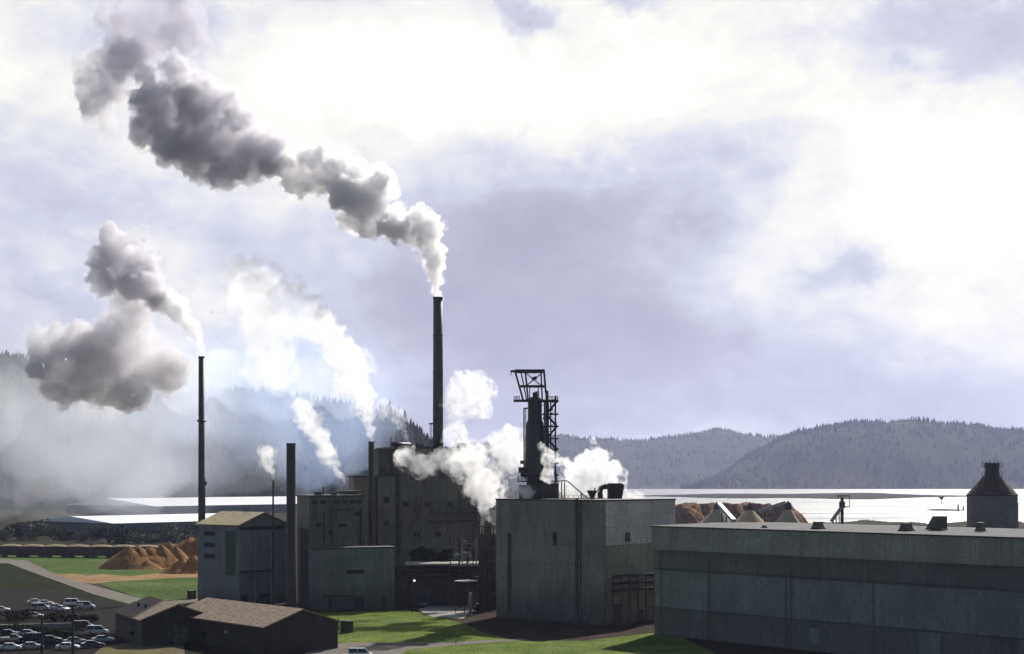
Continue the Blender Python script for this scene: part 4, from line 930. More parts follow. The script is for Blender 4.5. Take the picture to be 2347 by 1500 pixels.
# chip cones with headhouses
CG = 'conical chip stores with head houses'
def chip_cone(u, vap, D, rpx, label, s=1.0):
    p = pt(u, vap, D); o = thing('chip_store', (p.x, D, 0), 0, label, 'chip store', CG); r_ = rpx * D / F; h = p.z - 2.6
    vs = []
    mb = MB(); mb.lathe([(r_, .0), (r_, h * .52), (r_ * .98, h * .54)], 36); mb.build('wall', m_concrete, o)
    mb = MB(); mb.lathe([(r_ * 1.03, h * .542), (r_ * .12, h)], 36); mb.build('roof', m_chip if s else m_rust, o)
    mb = MB(); mb.box((-1.2, -1.2, h - .6), (1.2, 1.2, h + 1.6)); mb.add([(-1.3, -1.3, h + 1.6), (1.3, -1.3, h + 1.6), (1.3, 1.3, h + 1.6), (-1.3, 1.3, h + 1.6), (0, 0, h + 2.9)], [(0, 1, 4), (1, 2, 4), (2, 3, 4), (3, 0, 4)]); mb.build('head_house', m_rust, o)
    return o
chip_cone(1644, 1152, 600, 56, 'leftmost cone roofed chip store with a pale left slope'); chip_cone(1718, 1154, 610, 52, 'middle cone roofed chip store'); chip_cone(1806, 1150, 590, 40, 'rightmost cone roofed chip store with a tall head house')
def conveyor(pts, D, label, w_=1.6):
    a = pt(pts[0][0], pts[0][1], D); b_ = pt(pts[1][0], pts[1][1], D + (pts[1][2] if len(pts[1]) > 2 else 0))
    o = thing('conveyor', (a.x, a.y, 0), 0, label, 'conveyor', 'inclined conveyors of the chip yard'); A_ = Vector((0, 0, a.z)); B_ = b_ - Vector((a.x, a.y, 0))
    MB().bar(A_, B_, w_, 1.3).build('gallery', m_pipe, o); mb = MB()
    for f in (.2, .5, .8): q = A_.lerp(B_, f); mb.bar((q.x, q.y, 0), (q.x, q.y, q.z - .6), .35)
    mb.build_each('leg', m_steel, o)
    return o
conveyor([(1648, 1156), (1682, 1194, -20)], 585, 'pale conveyor dropping steeply right from the leftmost chip store')
conveyor([(1740, 1172), (1800, 1152, 0)], 596, 'dark thin conveyor rising to the rightmost chip store', .8)
conveyor([(1905, 1196), (1928, 1164, 0)], 600, 'thin inclined brace conveyor beside the lone lattice pole', .6)
# lone post tower
D = 602; p = pt(1930, 1100, D); ct = thing('chute_tower', (p.x, D, 0), 0, 'lone thin chute tower with a cross head against the bright river', 'tower'); k_ = D / F
def CP(u, v, y=0): return ((u - 1930) * k_, y, CH + (HV - v) * k_)
bars([(CP(1930, 1275), CP(1930, 1140), 1.1), (CP(1930, 1165), CP(1930, 1150), 2.0)], 'mast', m_rust, parent=ct)
bars([(CP(1918, 1137), CP(1948, 1137), .5), (CP(1921, 1137), CP(1921, 1142), .3), (CP(1947, 1137), CP(1947, 1162), .22), (CP(1924, 1162), CP(1947, 1162), .4)], 'cross_head', m_steel, parent=ct)
# silo
D = 430; p = pt(2274, 1100, D); k_ = D / F; si = thing('silo', (p.x, D, 0), 0, 'round concrete silo with a dark conical roof and head house at far right', 'silo')
zt_ = CH + (HV - 1137) * k_; r_ = 56 * k_
MB().lathe([(r_, 0), (r_, zt_)], 48).build('wall', m_concrete, si, False)
zc = CH + (HV - 1092) * k_; MB().lathe([(r_ * 1.02, zt_ + .003), (r_ * 1.02, zt_ + .3), (21 * k_, zc)], 48).build('roof', m_rust, si)
zh = CH + (HV - 1064) * k_
hh = MB().lathe([(15.5 * k_, zc - .4), (15.5 * k_, zh)], 20).build('head_house', m_steel, si)
MB().lathe([(17 * k_, zh + .003), (17 * k_, zh + .3)], 20).build('cap', m_steel, hh)
rl = []
for zz in (zc + .2, zc + 2.6):
    for a in np.arange(0, 6.28, .52):
        x, y = 23 * k_ * math.cos(a), 23 * k_ * math.sin(a); x2, y2 = 23 * k_ * math.cos(a + .52), 23 * k_ * math.sin(a + .52)
        rl += [((x, y, zz), (x, y, zz + 1.1), .1), ((x, y, zz + 1.1), (x2, y2, zz + 1.1), .1), ((x, y, zz), (x2, y2, zz), .16), ((x * .65, y * .65, zz), (x, y, zz), .12)]
for a in np.arange(0, 6.28, .785): x, y = 14 * k_ * math.cos(a), 14 * k_ * math.sin(a); rl.append(((x, y, zh), (x, y, zh + 1.0), .09))
bars(rl, 'railing', m_steel, parent=si)
mb = MB(); mb.box((-1.0 * 2.2, -r_ - 1.4, zt_ * .55), (1.8, -r_ * .9, zt_ * .78)); mb.build('access_hut', m_concrete, si)
bars([((r_ + .3, -.5, 2), (r_ + .3, -.5, zt_ - 2), .14), ((r_ + .3, .3, 2), (r_ + .3, .3, zt_ - 2), .14)] + [((r_ + .3, -.5, z), (r_ + .3, .3, z), .08) for z in np.arange(3, zt_ - 2, 1.0)], 'ladder', m_steel, parent=si)
# river bits
for u, v, l_, h_ in ((2196, 1172, 'left one of two dark pilings standing in the bright river', 7), (2208, 1171, 'right and thinner of two dark pilings in the river', 5)):
    q = thing('piling', gp(u, v, -1.4) - Vector((0, 0, 2)), 0, l_, 'piling', 'pilings in the river'); MB().tube((0, 0, 0), (0, 0, h_ + 2), .9, .8, 8).build('post', m_rust, q)
q = gp(2165, 1170, -1.4); mb = MB(); mb.lathe([(1, 0), (10, .05), (7, .9), (1, 1.1)], 18); o = mb.build('mud_bank', m_land); o.location = q; o.scale = (1.8, 3, 1); tag(o, kind='structure')
sn = thing('channel_marker', gp(2157, 1156, -1.4) - Vector((0, 0, 1)), 0, 'small dark leaning marker standing in the river below the sandbar', 'marker'); MB().tube((0, 0, 0), (1.2, 0, 7), .5, .4, 8).build('post', m_steel, sn); MB().add([(-4, 0, 10), (4.5, 0, 12), (1.4, 0, 6), (-4, .6, 10), (4.5, .6, 12), (1.4, .6, 6)], [(0, 2, 1), (3, 4, 5), (0, 1, 4, 3), (1, 2, 5, 4), (2, 0, 3, 5)]).build('panel', m_steel, sn)

# ------------------------------------------------------------------ parking lot
def car_proto(kind):
    r = bpy.data.objects.new('parked_car', None); COL.objects.link(r)
    if kind == 'sedan': prof = [(-2.3, .35), (-2.32, .75), (-2.2, .95), (-1.5, 1.0), (1.0, 1.0), (2.1, .82), (2.3, .65), (2.28, .35)]; g_ = [(-1.65, 1.0), (-1.1, 1.42), (.35, 1.42), (1.05, 1.0)]
    elif kind == 'van': prof = [(-2.35, .4), (-2.38, 1.05), (-2.3, 1.15), (1.5, 1.15), (2.25, .95), (2.35, .7), (2.33, .4)]; g_ = [(-2.25, 1.15), (-2.15, 1.95), (.9, 1.95), (1.6, 1.15)]
    else: prof = [(-2.6, .5), (-2.62, 1.1), (.2, 1.1), (1.3, 1.12), (2.4, 1.0), (2.55, .8), (2.53, .5)]; g_ = [(-.55, 1.12), (-.4, 1.7), (.7, 1.7), (1.3, 1.12)]
    Rm = Matrix.Rotation(R(90), 4, 'X')
    mb = MB(); mb.prism(prof, -.9, .9, Rm)
    x0, x1 = g_[1][0], g_[2][0]; zt = g_[1][1]
    mb.box((x0 + .02, -.66, zt - .04), (x1 - .02, .66, zt + .04))
    for xx, zz in (g_[0], g_[3]):
        tx = x0 if xx < 0 and xx == g_[0][0] else x1
        for y in (-1, 1): mb.bar((xx, y * .84, zz - .02), (tx, y * .66, zt), .09)
    for y in (-1, 1): mb.bar(((g_[0][0] + g_[3][0]) / 2 - .1, y * .86, 1.0), ((x0 + x1) / 2, y * .665, zt), .09)
    b_ = mb.build('body', None, r, bevel=.06)
    gm = MB(); (ax, az_), (bx, bz), (cx_, cz), (dx, dz) = g_
    gm.add([(ax, -.82, az_), (dx, -.82, dz), (dx, .82, dz), (ax, .82, az_), (bx, -.64, bz - .045), (cx_, -.64, cz - .045), (cx_, .64, cz - .045), (bx, .64, bz - .045)], [(0, 1, 5, 4), (1, 2, 6, 5), (2, 3, 7, 6), (3, 0, 4, 7)])
    gm.build('window', m_glassd, r)
    for x in (-1.4, 1.45):
        for y in (-.82, .82):
            w_ = MB().tube((x, y - .11, .33), (x, y + .11, .33), .33, n=16).build('wheel', m_tyre, r)
            MB().tube((x, y - .125, .33), (x, y + .125, .33), .18, n=10).build('rim', m_rim, w_)
    fx = prof[-2][0]
    for y in (-.62, .62): MB().box((fx - .06, y - .18, .6), (fx + .02, y + .18, .76)).build('headlight', m_lamp, r)
    MB().box((fx - .02, -.85, .38), (fx + .1, .85, .52)).build('bumper', m_rim, r)
    return r
protos = {k_: car_proto(k_) for k_ in ('sedan', 'van', 'pickup')}
used = set()
def paint(name, col):
    m, t, b = new_mat(name); b.inputs['Base Color'].default_value = tuple(col) + (1,); b.inputs['Roughness'].default_value = .3; b.inputs['Coat Weight'].default_value = .6; b.inputs['Metallic'].default_value = .1
    c = OBJC(t); L(t, RAMP(t, NOISE(t, c, 3, 4), [(.3, tuple(x * .75 for x in col)), (.7, col)]), b.inputs['Base Color']); return m
PAINT = {'white': paint('white_paint', (.78, .78, .76)), 'silver': paint('silver_paint', (.42, .44, .47)), 'green': paint('green_paint', (.03, .08, .05)), 'blue': paint('blue_paint', (.03, .04, .08)), 'brown': paint('brown_paint', (.08, .05, .035)), 'cream': paint('cream_paint', (.55, .52, .42)), 'black': paint('black_paint', (.02, .02, .022))}
def car(u, v, yaw, kind, colr, label):
    if kind not in used: used.add(kind); o = protos[kind]; o.parent = None
    else: o = copy_tree(protos[kind])
    o.location = gp(u, v) + Vector((0, 0, ZS[0])); o.rotation_euler = (0, 0, R(yaw)); o.scale = (.9, .9, .9); tag(o, label, 'car', 'cars parked in the lot')
    for ch in o.children:
        if ch.name.startswith('body'):
            if not ch.data.materials: ch.data.materials.append(PAINT['white'])
            ch.material_slots[0].link = 'OBJECT'; ch.material_slots[0].material = PAINT[colr]
    return o
car(24, 1492, 12, 'sedan', 'white', 'white sedan in the front row at the bottom left corner')
car(72, 1490, 14, 'sedan', 'silver', 'silver sedan in the front row right of the white sedan')
car(30, 1474, 8, 'pickup', 'cream', 'cream pickup parked behind the front white sedan')
car(70, 1474, 188, 'van', 'black', 'dark van behind the silver front row sedan')
car(116, 1474, 10, 'sedan', 'green', 'green sedan between the two lamp posts')
car(20, 1460, 8, 'sedan', 'green', 'dark green sedan in the second row at the left edge')
car(64, 1460, 8, 'sedan', 'silver', 'silver sedan in the second row beside the left lamp post')
car(155, 1491, 10, 'sedan', 'white', 'white sedan at the foot of the right lamp post')
car(172, 1478, 20, 'sedan', 'cream', 'cream sedan just right of the right lamp post')
car(212, 1486, 22, 'sedan', 'blue', 'dark blue sedan with a bright bonnet nearest the farther shed')
car(236, 1474, 22, 'sedan', 'silver', 'grey sedan behind the dark blue one by the farther shed')
car(223, 1456, 5, 'van', 'white', 'white van with dark side windows beside the farther shed')
car(191, 1444, 5, 'van', 'brown', 'brown van with a light roof left of the white van')
car(82, 1386, 20, 'sedan', 'white', 'white sedan leading the far group in the lot')
car(92, 1394, 20, 'sedan', 'silver', 'silver sedan at the left of the far group')
car(104, 1389, 20, 'sedan', 'cream', 'cream sedan in the middle of the far group')
car(115, 1394, 20, 'sedan', 'white', 'white sedan in the middle of the far group')
car(128, 1398, 20, 'sedan', 'white', 'white sedan right of the middle in the far group')
car(143, 1402, -35, 'sedan', 'white', 'white sedan turned aside at the right end of the far group')
car(92, 1401, 15, 'van', 'cream', 'cream van in front of the far group')
car(196, 1397, 6, 'van', 'silver', 'silver van right of the far group below the road')
car(168, 1390, 6, 'van', 'white', 'white van farthest back near the right lamp post top')
car(2, 1404, 10, 'sedan', 'white', 'white sedan alone at the left edge of the far lot')
car(78, 1418, 0, 'sedan', 'silver', 'silver sedan parked alone above the low pale wall')
car(826, 1511, 4, 'van', 'white', 'white topped van at the bottom edge on the path')
for k_, o in protos.items():
    if k_ not in used: bpy.data.objects.remove(o)
# low wall, hedges, lamp posts
a = gp(-60, 1446); b_ = gp(182, 1440); lw = MB().bar((a.x, a.y, .5), (b_.x, b_.y, .5), .5, 1.0).bar((a.x, a.y, 1.05), (b_.x, b_.y, 1.05), .7, .12).build('low_wall', m_conc2); tag(lw, 'long low pale wall crossing the parking lot', 'wall')
a = gp(-60, 1420); p = gp(30, 1424)
hd = [(20, 1424, 9, 2.6), (52, 1422, 7, 2.4), (125, 1424, 6, 2.2), (150, 1424, 5, 2.0), (10, 1452, 6, 1.6), (115, 1462, 5, 2.0), (138, 1466, 4, 1.8), (60, 1453, 5, 1.5), (200, 1426, 4, 1.8)]
hn = ['brown hedge clump at the left edge above the low wall', 'brown hedge clump right of the edge one above the low wall', 'olive bush right of the left lamp post above the wall', 'olive bush left of the right lamp post above the wall', 'green bush at the left edge below the low wall', 'green bush beside the green sedan', 'rounded green bush left of the right lamp post', 'green bush just below the low wall by the left lamp post', 'small dark bush above the brown van']
for i, (u, v, w_, h_) in enumerate(hd): bush('shrub', gp(u, v), w_, h_, 200 + i, hn[i], (m_bushd if v < 1440 else m_hedge), 'bushes around the parking lot', 500, .22)
for u, vt, vb, arms, l_ in ((167, 1386, 1520, 1, 'tall dark lamp post with a wide crossarm in the parking lot'), (96, 1412, 1520, 0, 'shorter dark lamp post left of the tall one in the parking lot')):
    p = gp(u, vb); D = p.y; h_ = CH + (HV - vt) / F * D
    o = thing('lamp_post', p, 0, l_, 'lamp post', 'lamp posts in the parking lot'); MB().tube((0, 0, 0), (0, 0, h_), .28, .17, 10).build('pole', m_steel, o)
    MB().lathe([(.5, 0.01), (.5, .6)], 12).build('foundation', m_conc2, o)
    q = MB().bar((-1.2, 0, h_ - .1), (1.2 if arms else .2, 0, h_ - .1), .14).build('crossarm', m_steel, o)
    for x in ((-1.2, 1.2) if arms else (-1.2,)): MB().box((x - .45, -.2, h_ - .14), (x + .45, .2, h_ + .12)).build('lamp_head', m_pipe, q)

# ------------------------------------------------------------------ smoke and steam
def vol_mat(name, dens, col=(.97, .97, .98), g_=.45, absn=0, noisy=None):
    m = bpy.data.materials.new(name); m.use_nodes = True; t = m.node_tree; t.nodes.clear()
    o = N(t, 'ShaderNodeOutputMaterial'); v = N(t, 'ShaderNodeVolumePrincipled'); L(t, v.outputs[0], o.inputs['Volume'])
    v.inputs['Color'].default_value = tuple(col) + (1,); v.inputs['Density'].default_value = dens; v.inputs['Anisotropy'].default_value = g_
    v.inputs['Density Attribute'].default_value = ''
    if noisy:
        sc_, lo, hi = noisy; c = N(t, 'ShaderNodeNewGeometry').outputs['Position']
        n = NOISE(t, c, sc_, 3, .6)
        mr = N(t, 'ShaderNodeMapRange'); L(t, n, mr.inputs[0]); mr.inputs[1].default_value = lo; mr.inputs[2].default_value = hi; mr.inputs[4].default_value = dens
        L(t, mr.outputs[0], v.inputs['Density'])
    return m
ICO = None
def ico(sub):
    import bmesh
    bm = bmesh.new(); bmesh.ops.create_icosphere(bm, subdivisions=sub, radius=1); vs = np.array([v.co[:] for v in bm.verts]); fs = np.array([[v.index for v in f.verts] for f in bm.faces]); bm.free(); return vs, fs
ICV, ICF = ico(2); ICV1, ICF1 = ico(1)
def puff_mesh(name, spheres, voxel, disp, dsc, seed, m_, smooth=2):
    V_ = []; F_ = []; o_ = 0
    for q in spheres:
        a, b_ = (ICV, ICF) if q[3] > voxel * 5 else (ICV1, ICF1)
        V_.append(a * q[3] + np.array(q[:3])); F_.append(b_ + o_); o_ += len(a)
    V_ = np.concatenate(V_); F_ = np.concatenate(F_)
    me = bpy.data.meshes.new(name); me.from_pydata(V_.tolist(), [], F_.tolist()); me.update()
    o = bpy.data.objects.new(name, me); COL.objects.link(o)
    rm = o.modifiers.new('r', 'REMESH'); rm.mode = 'VOXEL'; rm.voxel_size = voxel
    for i, (a, s) in enumerate(zip(disp, dsc)):
        tx = bpy.data.textures.new('billow', 'CLOUDS'); tx.noise_scale = s; tx.noise_depth = 3; tx.cloud_type = 'GRAYSCALE'; tx.noise_basis = 'ORIGINAL_PERLIN' if i else 'VORONOI_F1'
        dm = o.modifiers.new('d%d' % i, 'DISPLACE'); dm.texture = tx; dm.texture_coords = 'GLOBAL'; dm.strength = a if i else -a; dm.mid_level = .5
    dgp = bpy.context.evaluated_depsgraph_get(); me2 = bpy.data.meshes.new_from_object(o.evaluated_get(dgp)); me2.name = name
    bpy.data.objects.remove(o); bpy.data.meshes.remove(me)
    me2.materials.clear(); me2.materials.append(m_)
    o = bpy.data.objects.new(name, me2); COL.objects.link(o); return o
def plume(name, label, cat, path, m_, seed, voxel=.5, disp=(1.0, .8), dsc=(2.2, 1.0), kids=13, grand=6, squash=.7, dens_step=.55, group='plumes over the mill', jit=.35, veil=None, lobes=()):
    """path: (u, v, radius in photo pixels, distance). Billowing puffs: big ones along the path, smaller ones on them, smallest on those"""
    rg = random.Random(seed); S = []
    P_ = [(pt(u, v, D), r_ * D / F) for u, v, r_, D in path]
    for (a, ra), (b_, rb) in zip(P_[:-1], P_[1:]):
        L_ = (b_ - a).length; n = max(1, int(L_ / (dens_step * (ra + rb) / 2)))
        for i in range(n):
            f = (i + rg.random() * .5) / n; r_ = (ra + (rb - ra) * f); c = a.lerp(b_, f) + Vector((rg.uniform(-1, 1), rg.uniform(-1, 1) * 1.2, rg.uniform(-1, 1))) * r_ * jit
            rr = r_ * rg.uniform(.6, .9); S.append((*c, rr))
            for _ in range(kids):
                d = Vector((rg.gauss(0, 1), rg.gauss(0, 1), rg.gauss(0, 1))).normalized(); r2 = rr * rg.uniform(.2, .5); c2 = c + d * (rr * .95); S.append((*c2, r2))
                for _ in range(grand):
                    d2 = (d + Vector((rg.gauss(0, 1), rg.gauss(0, 1), rg.gauss(0, 1))) * .7).normalized(); r3 = r2 * rg.uniform(.25, .55); S.append((*(c2 + d2 * r2 * .95), r3))
    for u, v, r_, D_ in lobes:
        c = pt(u, v, D_); rr = r_ * D_ / F; S.append((*c, rr * .8))
        for _ in range(kids + 8):
            d = Vector((rg.gauss(0, 1), rg.gauss(0, 1), rg.gauss(0, 1))).normalized(); r2 = rr * rg.uniform(.2, .42); c2 = c + d * rr * .8; S.append((*c2, r2))
            for _ in range(grand):
                d2 = (d + Vector((rg.gauss(0, 1), rg.gauss(0, 1), rg.gauss(0, 1))) * .7).normalized(); r3 = r2 * rg.uniform(.3, .55); S.append((*(c2 + d2 * r2 * .95), r3))
    S = [s for s in S if s[3] > voxel * .8]
    o = puff_mesh(name, S, voxel, disp, dsc, seed, m_)
    if veil:                                                         # torn, see-through outer wisps round the dense body
        v_, grow = veil; S2 = [(*(Vector(q[:3]) + Vector((rg.uniform(-1, 1), rg.uniform(-1, 1), rg.uniform(-1, 1))) * q[3] * .4), q[3] * grow) for q in S[::1] if q[3] > voxel * 2.2]
        w_ = puff_mesh('wisps', S2, voxel * 1.3, (disp[0] * 1.6, disp[1] * 1.6), (dsc[0] * 1.3, dsc[1] * 1.3), seed + 50, v_); w_.parent = o
    return tag(o, label, cat, group)
V_STACK = vol_mat('stack_plume', .60, (.966, .963, .972), .42)
V_DARK = vol_mat('dense_smoke', .62, (.84, .83, .86), .25, noisy=(.17, .25, .70))
V_GREY = vol_mat('grey_smoke', .30, (.83, .82, .85), .2, noisy=(.12, .30, .72))
V_WHITE = vol_mat('white_steam', .34, (.997, .997, 1.0), .58, noisy=(.5, .32, .62))
V_SOFT = vol_mat('soft_steam', .13, (.997, .997, 1.0), .6, noisy=(.14, .36, .70))
W_STEAM = vol_mat('steam_wisps', .42, (.997, .997, 1.0), .58, noisy=(.62, .50, .72))
W_STACK = vol_mat('stack_wisps', .45, (.96, .955, .97), .45, noisy=(.5, .50, .74))
W_DARK = vol_mat('smoke_wisps', .30, (.86, .85, .88), .3, noisy=(.28, .48, .74))
DT = ((1.3, 1.0), (1.9, .8)); D = 402
plume('smoke_plume', 'long plume bending left from the tallest smokestack, white rimmed with grey undersides', 'smoke plume',
 [(1004, 682, 12, D), (1000, 645, 17, D), (992, 600, 28, D), (975, 565, 34, D), (945, 530, 38, D), (890, 500, 40, D), (845, 460, 44, D), (790, 420, 46, D), (725, 400, 44, D), (670, 390, 30, D)], V_STACK, 1, .34, *DT, veil=(W_STACK, 1.3),
 lobes=[(655, 375, 30, D), (632, 362, 28, D + 3), (612, 385, 26, D - 2), (1000, 600, 22, D - 3), (985, 530, 34, D - 4), (965, 508, 34, D), (905, 520, 38, D - 5), (860, 425, 46, D + 2), (875, 410, 28, D - 4), (830, 510, 36, D), (800, 500, 30, D + 3), (790, 450, 44, D - 6), (740, 365, 40, D), (700, 365, 30, D - 2), (690, 425, 34, D + 2), (665, 415, 26, D), (770, 375, 30, D - 5)])
plume('smoke_plume', 'dark middle part of the tall stack\'s plume, upper left', 'smoke plume',
 [(640, 350, 34, D), (600, 345, 46, D), (550, 350, 60, D), (470, 310, 80, D), (400, 250, 76, D), (380, 190, 50, D)], V_DARK, 2, .5, (2.0, 1.5), (2.8, 1.1), jit=.5, veil=(W_DARK, 1.25),
 lobes=[(405, 155, 40, D), (330, 180, 28, D), (350, 230, 48, D - 5), (350, 290, 44, D), (400, 330, 50, D - 4), (455, 365, 48, D), (510, 395, 44, D - 5), (545, 400, 36, D), (525, 240, 36, D), (545, 275, 40, D - 6), (600, 320, 34, D), (630, 330, 30, D - 3), (450, 220, 50, D + 4), (580, 385, 34, D)])
plume('smoke_plume', 'soft drifting dark puff at the far left end of the long plume', 'smoke plume',
 [(300, 140, 60, D + 15), (240, 180, 84, D + 15), (195, 165, 56, D + 15), (225, 240, 56, D + 15), (240, 290, 30, D + 15)], V_GREY, 3, .8, (2.8, 1.6), (4, 1.6), veil=(W_DARK, 1.35))
plume('smoke_plume', 'pale violet wisps rising off the top of the frame at upper left', 'smoke plume',
 [(290, 130, 70, D + 20), (330, 70, 95, D + 20), (310, -20, 90, D + 20), (420, 20, 80, D + 20), (400, 110, 60, D + 20)], vol_mat('violet_wisp', .30, (.82, .80, .86), .2, noisy=(.06, .36, .70)), 4, 1.0, (3, 1.5), (5, 2))
D = 392
plume('smoke_plume', 'small plume leaning left from the slender left smokestack', 'smoke plume',
 [(462, 816, 8, D), (455, 785, 13, D), (440, 750, 22, D), (410, 715, 30, D), (375, 690, 38, D), (345, 665, 44, D)], V_STACK, 5, .3, (.9, .7), (1.4, .6), veil=(W_STACK, 1.25))
plume('smoke_plume', 'dark upper head of the slender stack\'s plume', 'smoke plume',
 [(365, 685, 40, D), (330, 655, 54, D), (288, 620, 66, D), (268, 590, 60, D), (265, 560, 44, D)], V_DARK, 6, .48, (1.8, 1.2), (2.6, 1.1), veil=(W_DARK, 1.25), lobes=[(255, 540, 30, D), (320, 545, 26, D), (225, 590, 34, D - 3), (240, 650, 40, D), (330, 600, 36, D + 2)])
plume('smoke_plume', 'wide brownish grey cloud hanging below the slender stack\'s plume', 'smoke plume',
 [(410, 830, 66, D + 12), (340, 790, 110, D + 12), (250, 800, 125, D + 12), (190, 840, 105, D + 12), (260, 880, 80, D + 12), (180, 870, 80, D + 12), (100, 815, 60, D + 12)], vol_mat('brown_smoke', .48, (.81, .80, .815), .25, noisy=(.075, .34, .72)), 7, .8, (3.2, 2.0), (4, 1.6), veil=(W_DARK, 1.2), lobes=[(400, 865, 30, D + 12), (300, 900, 50, D + 8), (150, 890, 50, D + 10), (90, 780, 40, D + 12), (290, 730, 60, D + 12)])
D = 376
plume('steam_plume', 'bright white steam curving up from the short dark smokestack', 'steam plume',
 [(851, 1010, 7, D), (848, 980, 13, D), (838, 940, 22, D), (822, 890, 34, D), (800, 840, 44, D), (770, 785, 48, D), (735, 755, 44, D)], V_WHITE, 8, .34, (1.1, .8), (1.8, .8), veil=(W_STEAM, 1.3))
plume('steam_plume', 'pale spreading top of the curved steam plume', 'steam plume',
 [(725, 750, 44, D), (680, 715, 54, D), (610, 680, 85, D), (560, 645, 70, D), (530, 620, 50, D), (600, 760, 60, D), (640, 820, 60, D), (600, 880, 50, D)], V_SOFT, 9, .6, (2.4, 1.4), (3, 1.2), veil=(vol_mat('soft_wisps', .16, (.99, .99, 1.0), .45, noisy=(.2, .45, .75)), 1.35))
plume('steam_plume', 'narrow steam plume rising from the louvred roof', 'steam plume',
 [(790, 1108, 5, 370), (776, 1080, 11, 370), (752, 1035, 24, 370), (722, 985, 34, 370), (698, 930, 32, 370), (690, 905, 20, 370)], V_WHITE, 10, .32, (1.1, .8), (2, .8), veil=(W_STEAM, 1.3))
plume('steam_plume', 'small steam puff above the thin exhaust pipe', 'steam plume',
 [(626, 1098, 4, 362), (622, 1078, 10, 362), (614, 1055, 18, 362), (618, 1030, 22, 362), (630, 1018, 16, 362)], V_WHITE, 11, .28, (.8, .6), (1.4, .7), veil=(W_STEAM, 1.3))
D = 350
plume('steam_plume', 'dense white steam boiling up from the pipe tower', 'steam plume',
 [(1118, 1188, 12, D), (1114, 1150, 24, D), (1105, 1110, 34, D), (1080, 1070, 38, D), (1040, 1060, 26, D), (1000, 1070, 26, D), (960, 1055, 26, D), (920, 1048, 24, D)], V_WHITE, 12, .32, (1.2, .9), (1.8, .7), jit=.65, veil=(W_STEAM, 1.4))
plume('steam_plume', 'white steam billowing between the boiler house and the digester tower', 'steam plume',
 [(1105, 1110, 34, D + 3), (1140, 1075, 50, D + 3), (1165, 1030, 48, D + 3), (1175, 1000, 34, D + 3), (1190, 1060, 34, D + 3)], V_WHITE, 13, .34, (1.2, .9), (2, .8), jit=.55, veil=(W_STEAM, 1.35))
plume('steam_plume', 'loose steam cloud drifting right of the tall stack', 'steam plume',
 [(1060, 1040, 26, D + 20), (1045, 1000, 24, D + 20), (1040, 970, 22, D + 20), (1045, 920, 40, D + 20), (1070, 880, 44, D + 20), (1100, 930, 30, D + 20), (1118, 955, 18, D + 20)], vol_mat('loose_steam', .22, (.99, .99, 1), .45, noisy=(.4, .36, .70)), 14, .36, (1.3, .9), (2.2, .9), veil=(W_STEAM, 1.3))
plume('steam_plume', 'thin steam curl in front of the digester vessel', 'steam plume',
 [(1255, 1092, 16, 327), (1262, 1062, 20, 327), (1252, 1035, 18, 327), (1238, 1015, 11, 327)], vol_mat('curl_steam', .8, (.99, .99, 1), .45, noisy=(.7, .40, .64)), 15, .26, (.9, .6), (1.6, .7))
plume('steam_plume', 'low grey steam roll at the foot of the digester tower', 'steam plume',
 [(1150, 1132, 11, 331), (1175, 1130, 11, 331), (1205, 1126, 17, 331), (1222, 1124, 15, 331)], vol_mat('roll_steam', .6, (.96, .96, .98), .4), 16, .24, (.7, .5), (1.3, .6))
plume('steam_plume', 'big round white steam cloud right of the digester tower', 'steam plume',
 [(1300, 1120, 36, 345), (1315, 1085, 46, 345), (1350, 1105, 54, 345), (1345, 1060, 46, 345), (1380, 1075, 44, 345), (1345, 1035, 26, 345), (1400, 1110, 30, 345)], vol_mat('ragged_steam', .75, (.997, .997, 1.0), .55, noisy=(.32, .40, .62)), 17, .34, (1.6, 1.1), (2, .8), jit=.6, veil=(W_STEAM, 1.4), lobes=[(1408, 1075, 20, 344), (1290, 1060, 18, 346), (1370, 1040, 18, 344), (1290, 1135, 16, 343), (1360, 1012, 10, 345)])
plume('steam_plume', 'low white steam wisps right of the dark rooftop housing', 'steam plume',
 [(1435, 1136, 16, 345), (1452, 1132, 15, 345), (1475, 1138, 10, 345)], V_WHITE, 18, .25, (.7, .5), (1.3, .6), veil=(W_STEAM, 1.3))
plume('steam_plume', 'pale steam wisp in front of the wooded ridge left of the tall stack', 'steam plume',
 [(935, 1018, 5, 415), (925, 985, 9, 415), (908, 945, 20, 415), (885, 935, 24, 415), (868, 960, 18, 415)], vol_mat('ridge_steam', .25, (.99, .99, 1), .45, noisy=(.4, .38, .7)), 19, .3, (1.1, .8), (1.6, .7))
# drifting mist in front of the left hillside: one even, soft-edged body of thin smoke
def mist(label, path, m_, seed, vox=4.0): 
    o = plume('drifting_mist', label, 'mist', path, m_, seed, vox, (8, 4), (14, 6), kids=5, grand=1, group='mist banks in front of the dark hillside'); o['kind'] = 'stuff'; return o
MA = vol_mat('mist', .0060, (.84, .86, .92), .42, noisy=(.013, .40, .66)); MBL = vol_mat('blue_mist', .0060, (.60, .73, 1.0), .42, noisy=(.012, .36, .68))
pA = [(-60, 860, 120, 1000), (-160, 1000, 190, 1000), (40, 910, 200, 1000), (200, 960, 220, 1000), (60, 1080, 120, 1000), (330, 1030, 200, 1000), (420, 900, 150, 1000), (300, 860, 130, 1000)]
pB = [(430, 960, 160, 1180), (560, 870, 160, 1180), (640, 980, 150, 1180), (760, 900, 140, 1180), (800, 1010, 120, 1180), (660, 850, 130, 1180), (560, 780, 120, 1180), (700, 760, 110, 1180), (860, 930, 60, 1180)]
sc_ = lambda p, f, dx, dy, dD: [(u + dx, v + dy, r_ * f, D + dD) for u, v, r_, D in p]
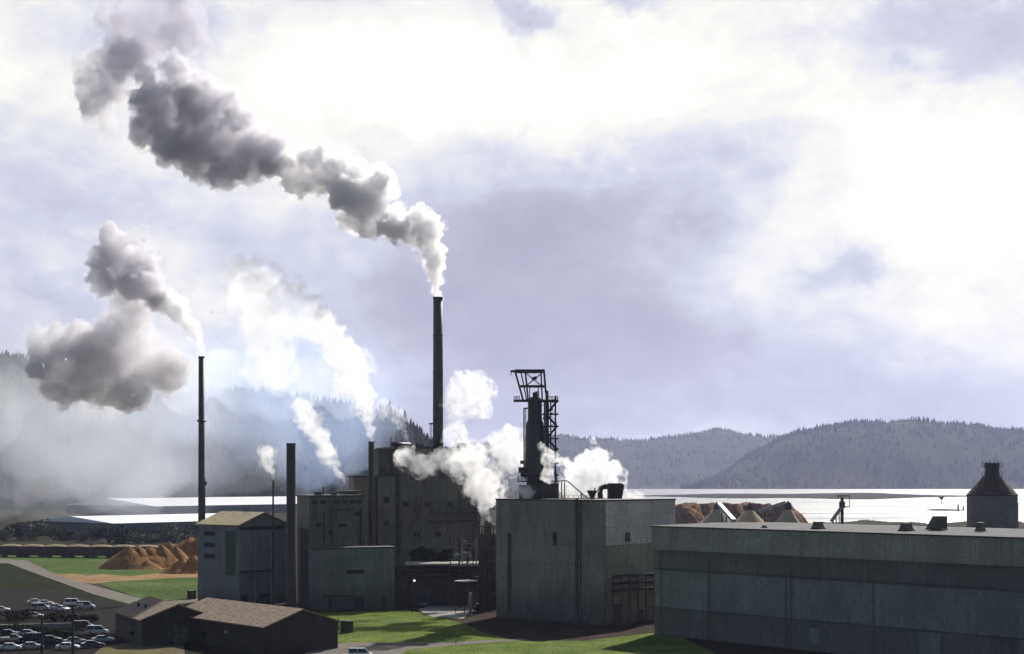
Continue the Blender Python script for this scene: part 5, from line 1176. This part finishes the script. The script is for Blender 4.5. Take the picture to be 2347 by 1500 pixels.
mist('broad thin smoke filling the valley floor before the left hillside', [(-260, 900, 330, 1060), (0, 960, 330, 1060), (240, 1000, 300, 1060), (420, 1000, 240, 1060), (560, 1040, 190, 1060)], vol_mat('valley_mist', .0052, (.84, .87, .94), .42, noisy=(.011, .30, .70)), 37)
mist('pale smoke bank spread over the dark hillside at left', pA, MA, 31)
mist('inner thicker part of the pale smoke bank at left', sc_(pA, .7, 10, -10, 60), MA, 41)
mist('outer thin edge of the pale smoke bank at left', sc_(pA, 1.25, 30, 10, -90), MA, 43)
mist('bluish smoke bank behind the stacks in the centre', pB, MBL, 32)
mist('inner thicker part of the bluish smoke bank', sc_(pB, .7, -10, -20, 50), MBL, 42)
mist('outer thin edge of the bluish smoke bank', sc_(pB, 1.25, 0, 10, -80), MBL, 44)
mist('pale steam bank trailing along the ridge top behind the stacks', [(340, 870, 80, 1300), (440, 880, 80, 1300), (540, 860, 95, 1300), (640, 890, 90, 1300), (760, 900, 75, 1300), (830, 930, 45, 1300)], vol_mat('ridge_mist', .026, (.93, .95, 1.0), .5, noisy=(.014, .34, .70)), 35)
mist('low grey mist lying over the flats beyond the shrubs', [(-150, 1110, 70, 1080), (60, 1120, 60, 1080), (260, 1115, 70, 1080), (480, 1110, 60, 1080), (640, 1105, 60, 1080)], vol_mat('low_mist', .0028, (.82, .86, .93), .4, noisy=(.01, .34, .75)), 33)
# ------------------------------------------------------------------ haze: even air round everything
hz = MB().box((-9000, -400, -6), (12000, 9900, 560)).build('haze', None); tag(hz, 'pale even haze filling the river valley', 'haze', kind='stuff')
m = bpy.data.materials.new('haze_air'); m.use_nodes = True; t = m.node_tree; t.nodes.clear(); o = N(t, 'ShaderNodeOutputMaterial'); v = N(t, 'ShaderNodeVolumePrincipled'); L(t, v.outputs[0], o.inputs['Volume'])
v.inputs['Color'].default_value = (.60, .66, .96, 1); v.inputs['Density'].default_value = 4.5e-5; v.inputs['Anisotropy'].default_value = .3; v.inputs['Density Attribute'].default_value = ''
hz.data.materials.append(m)
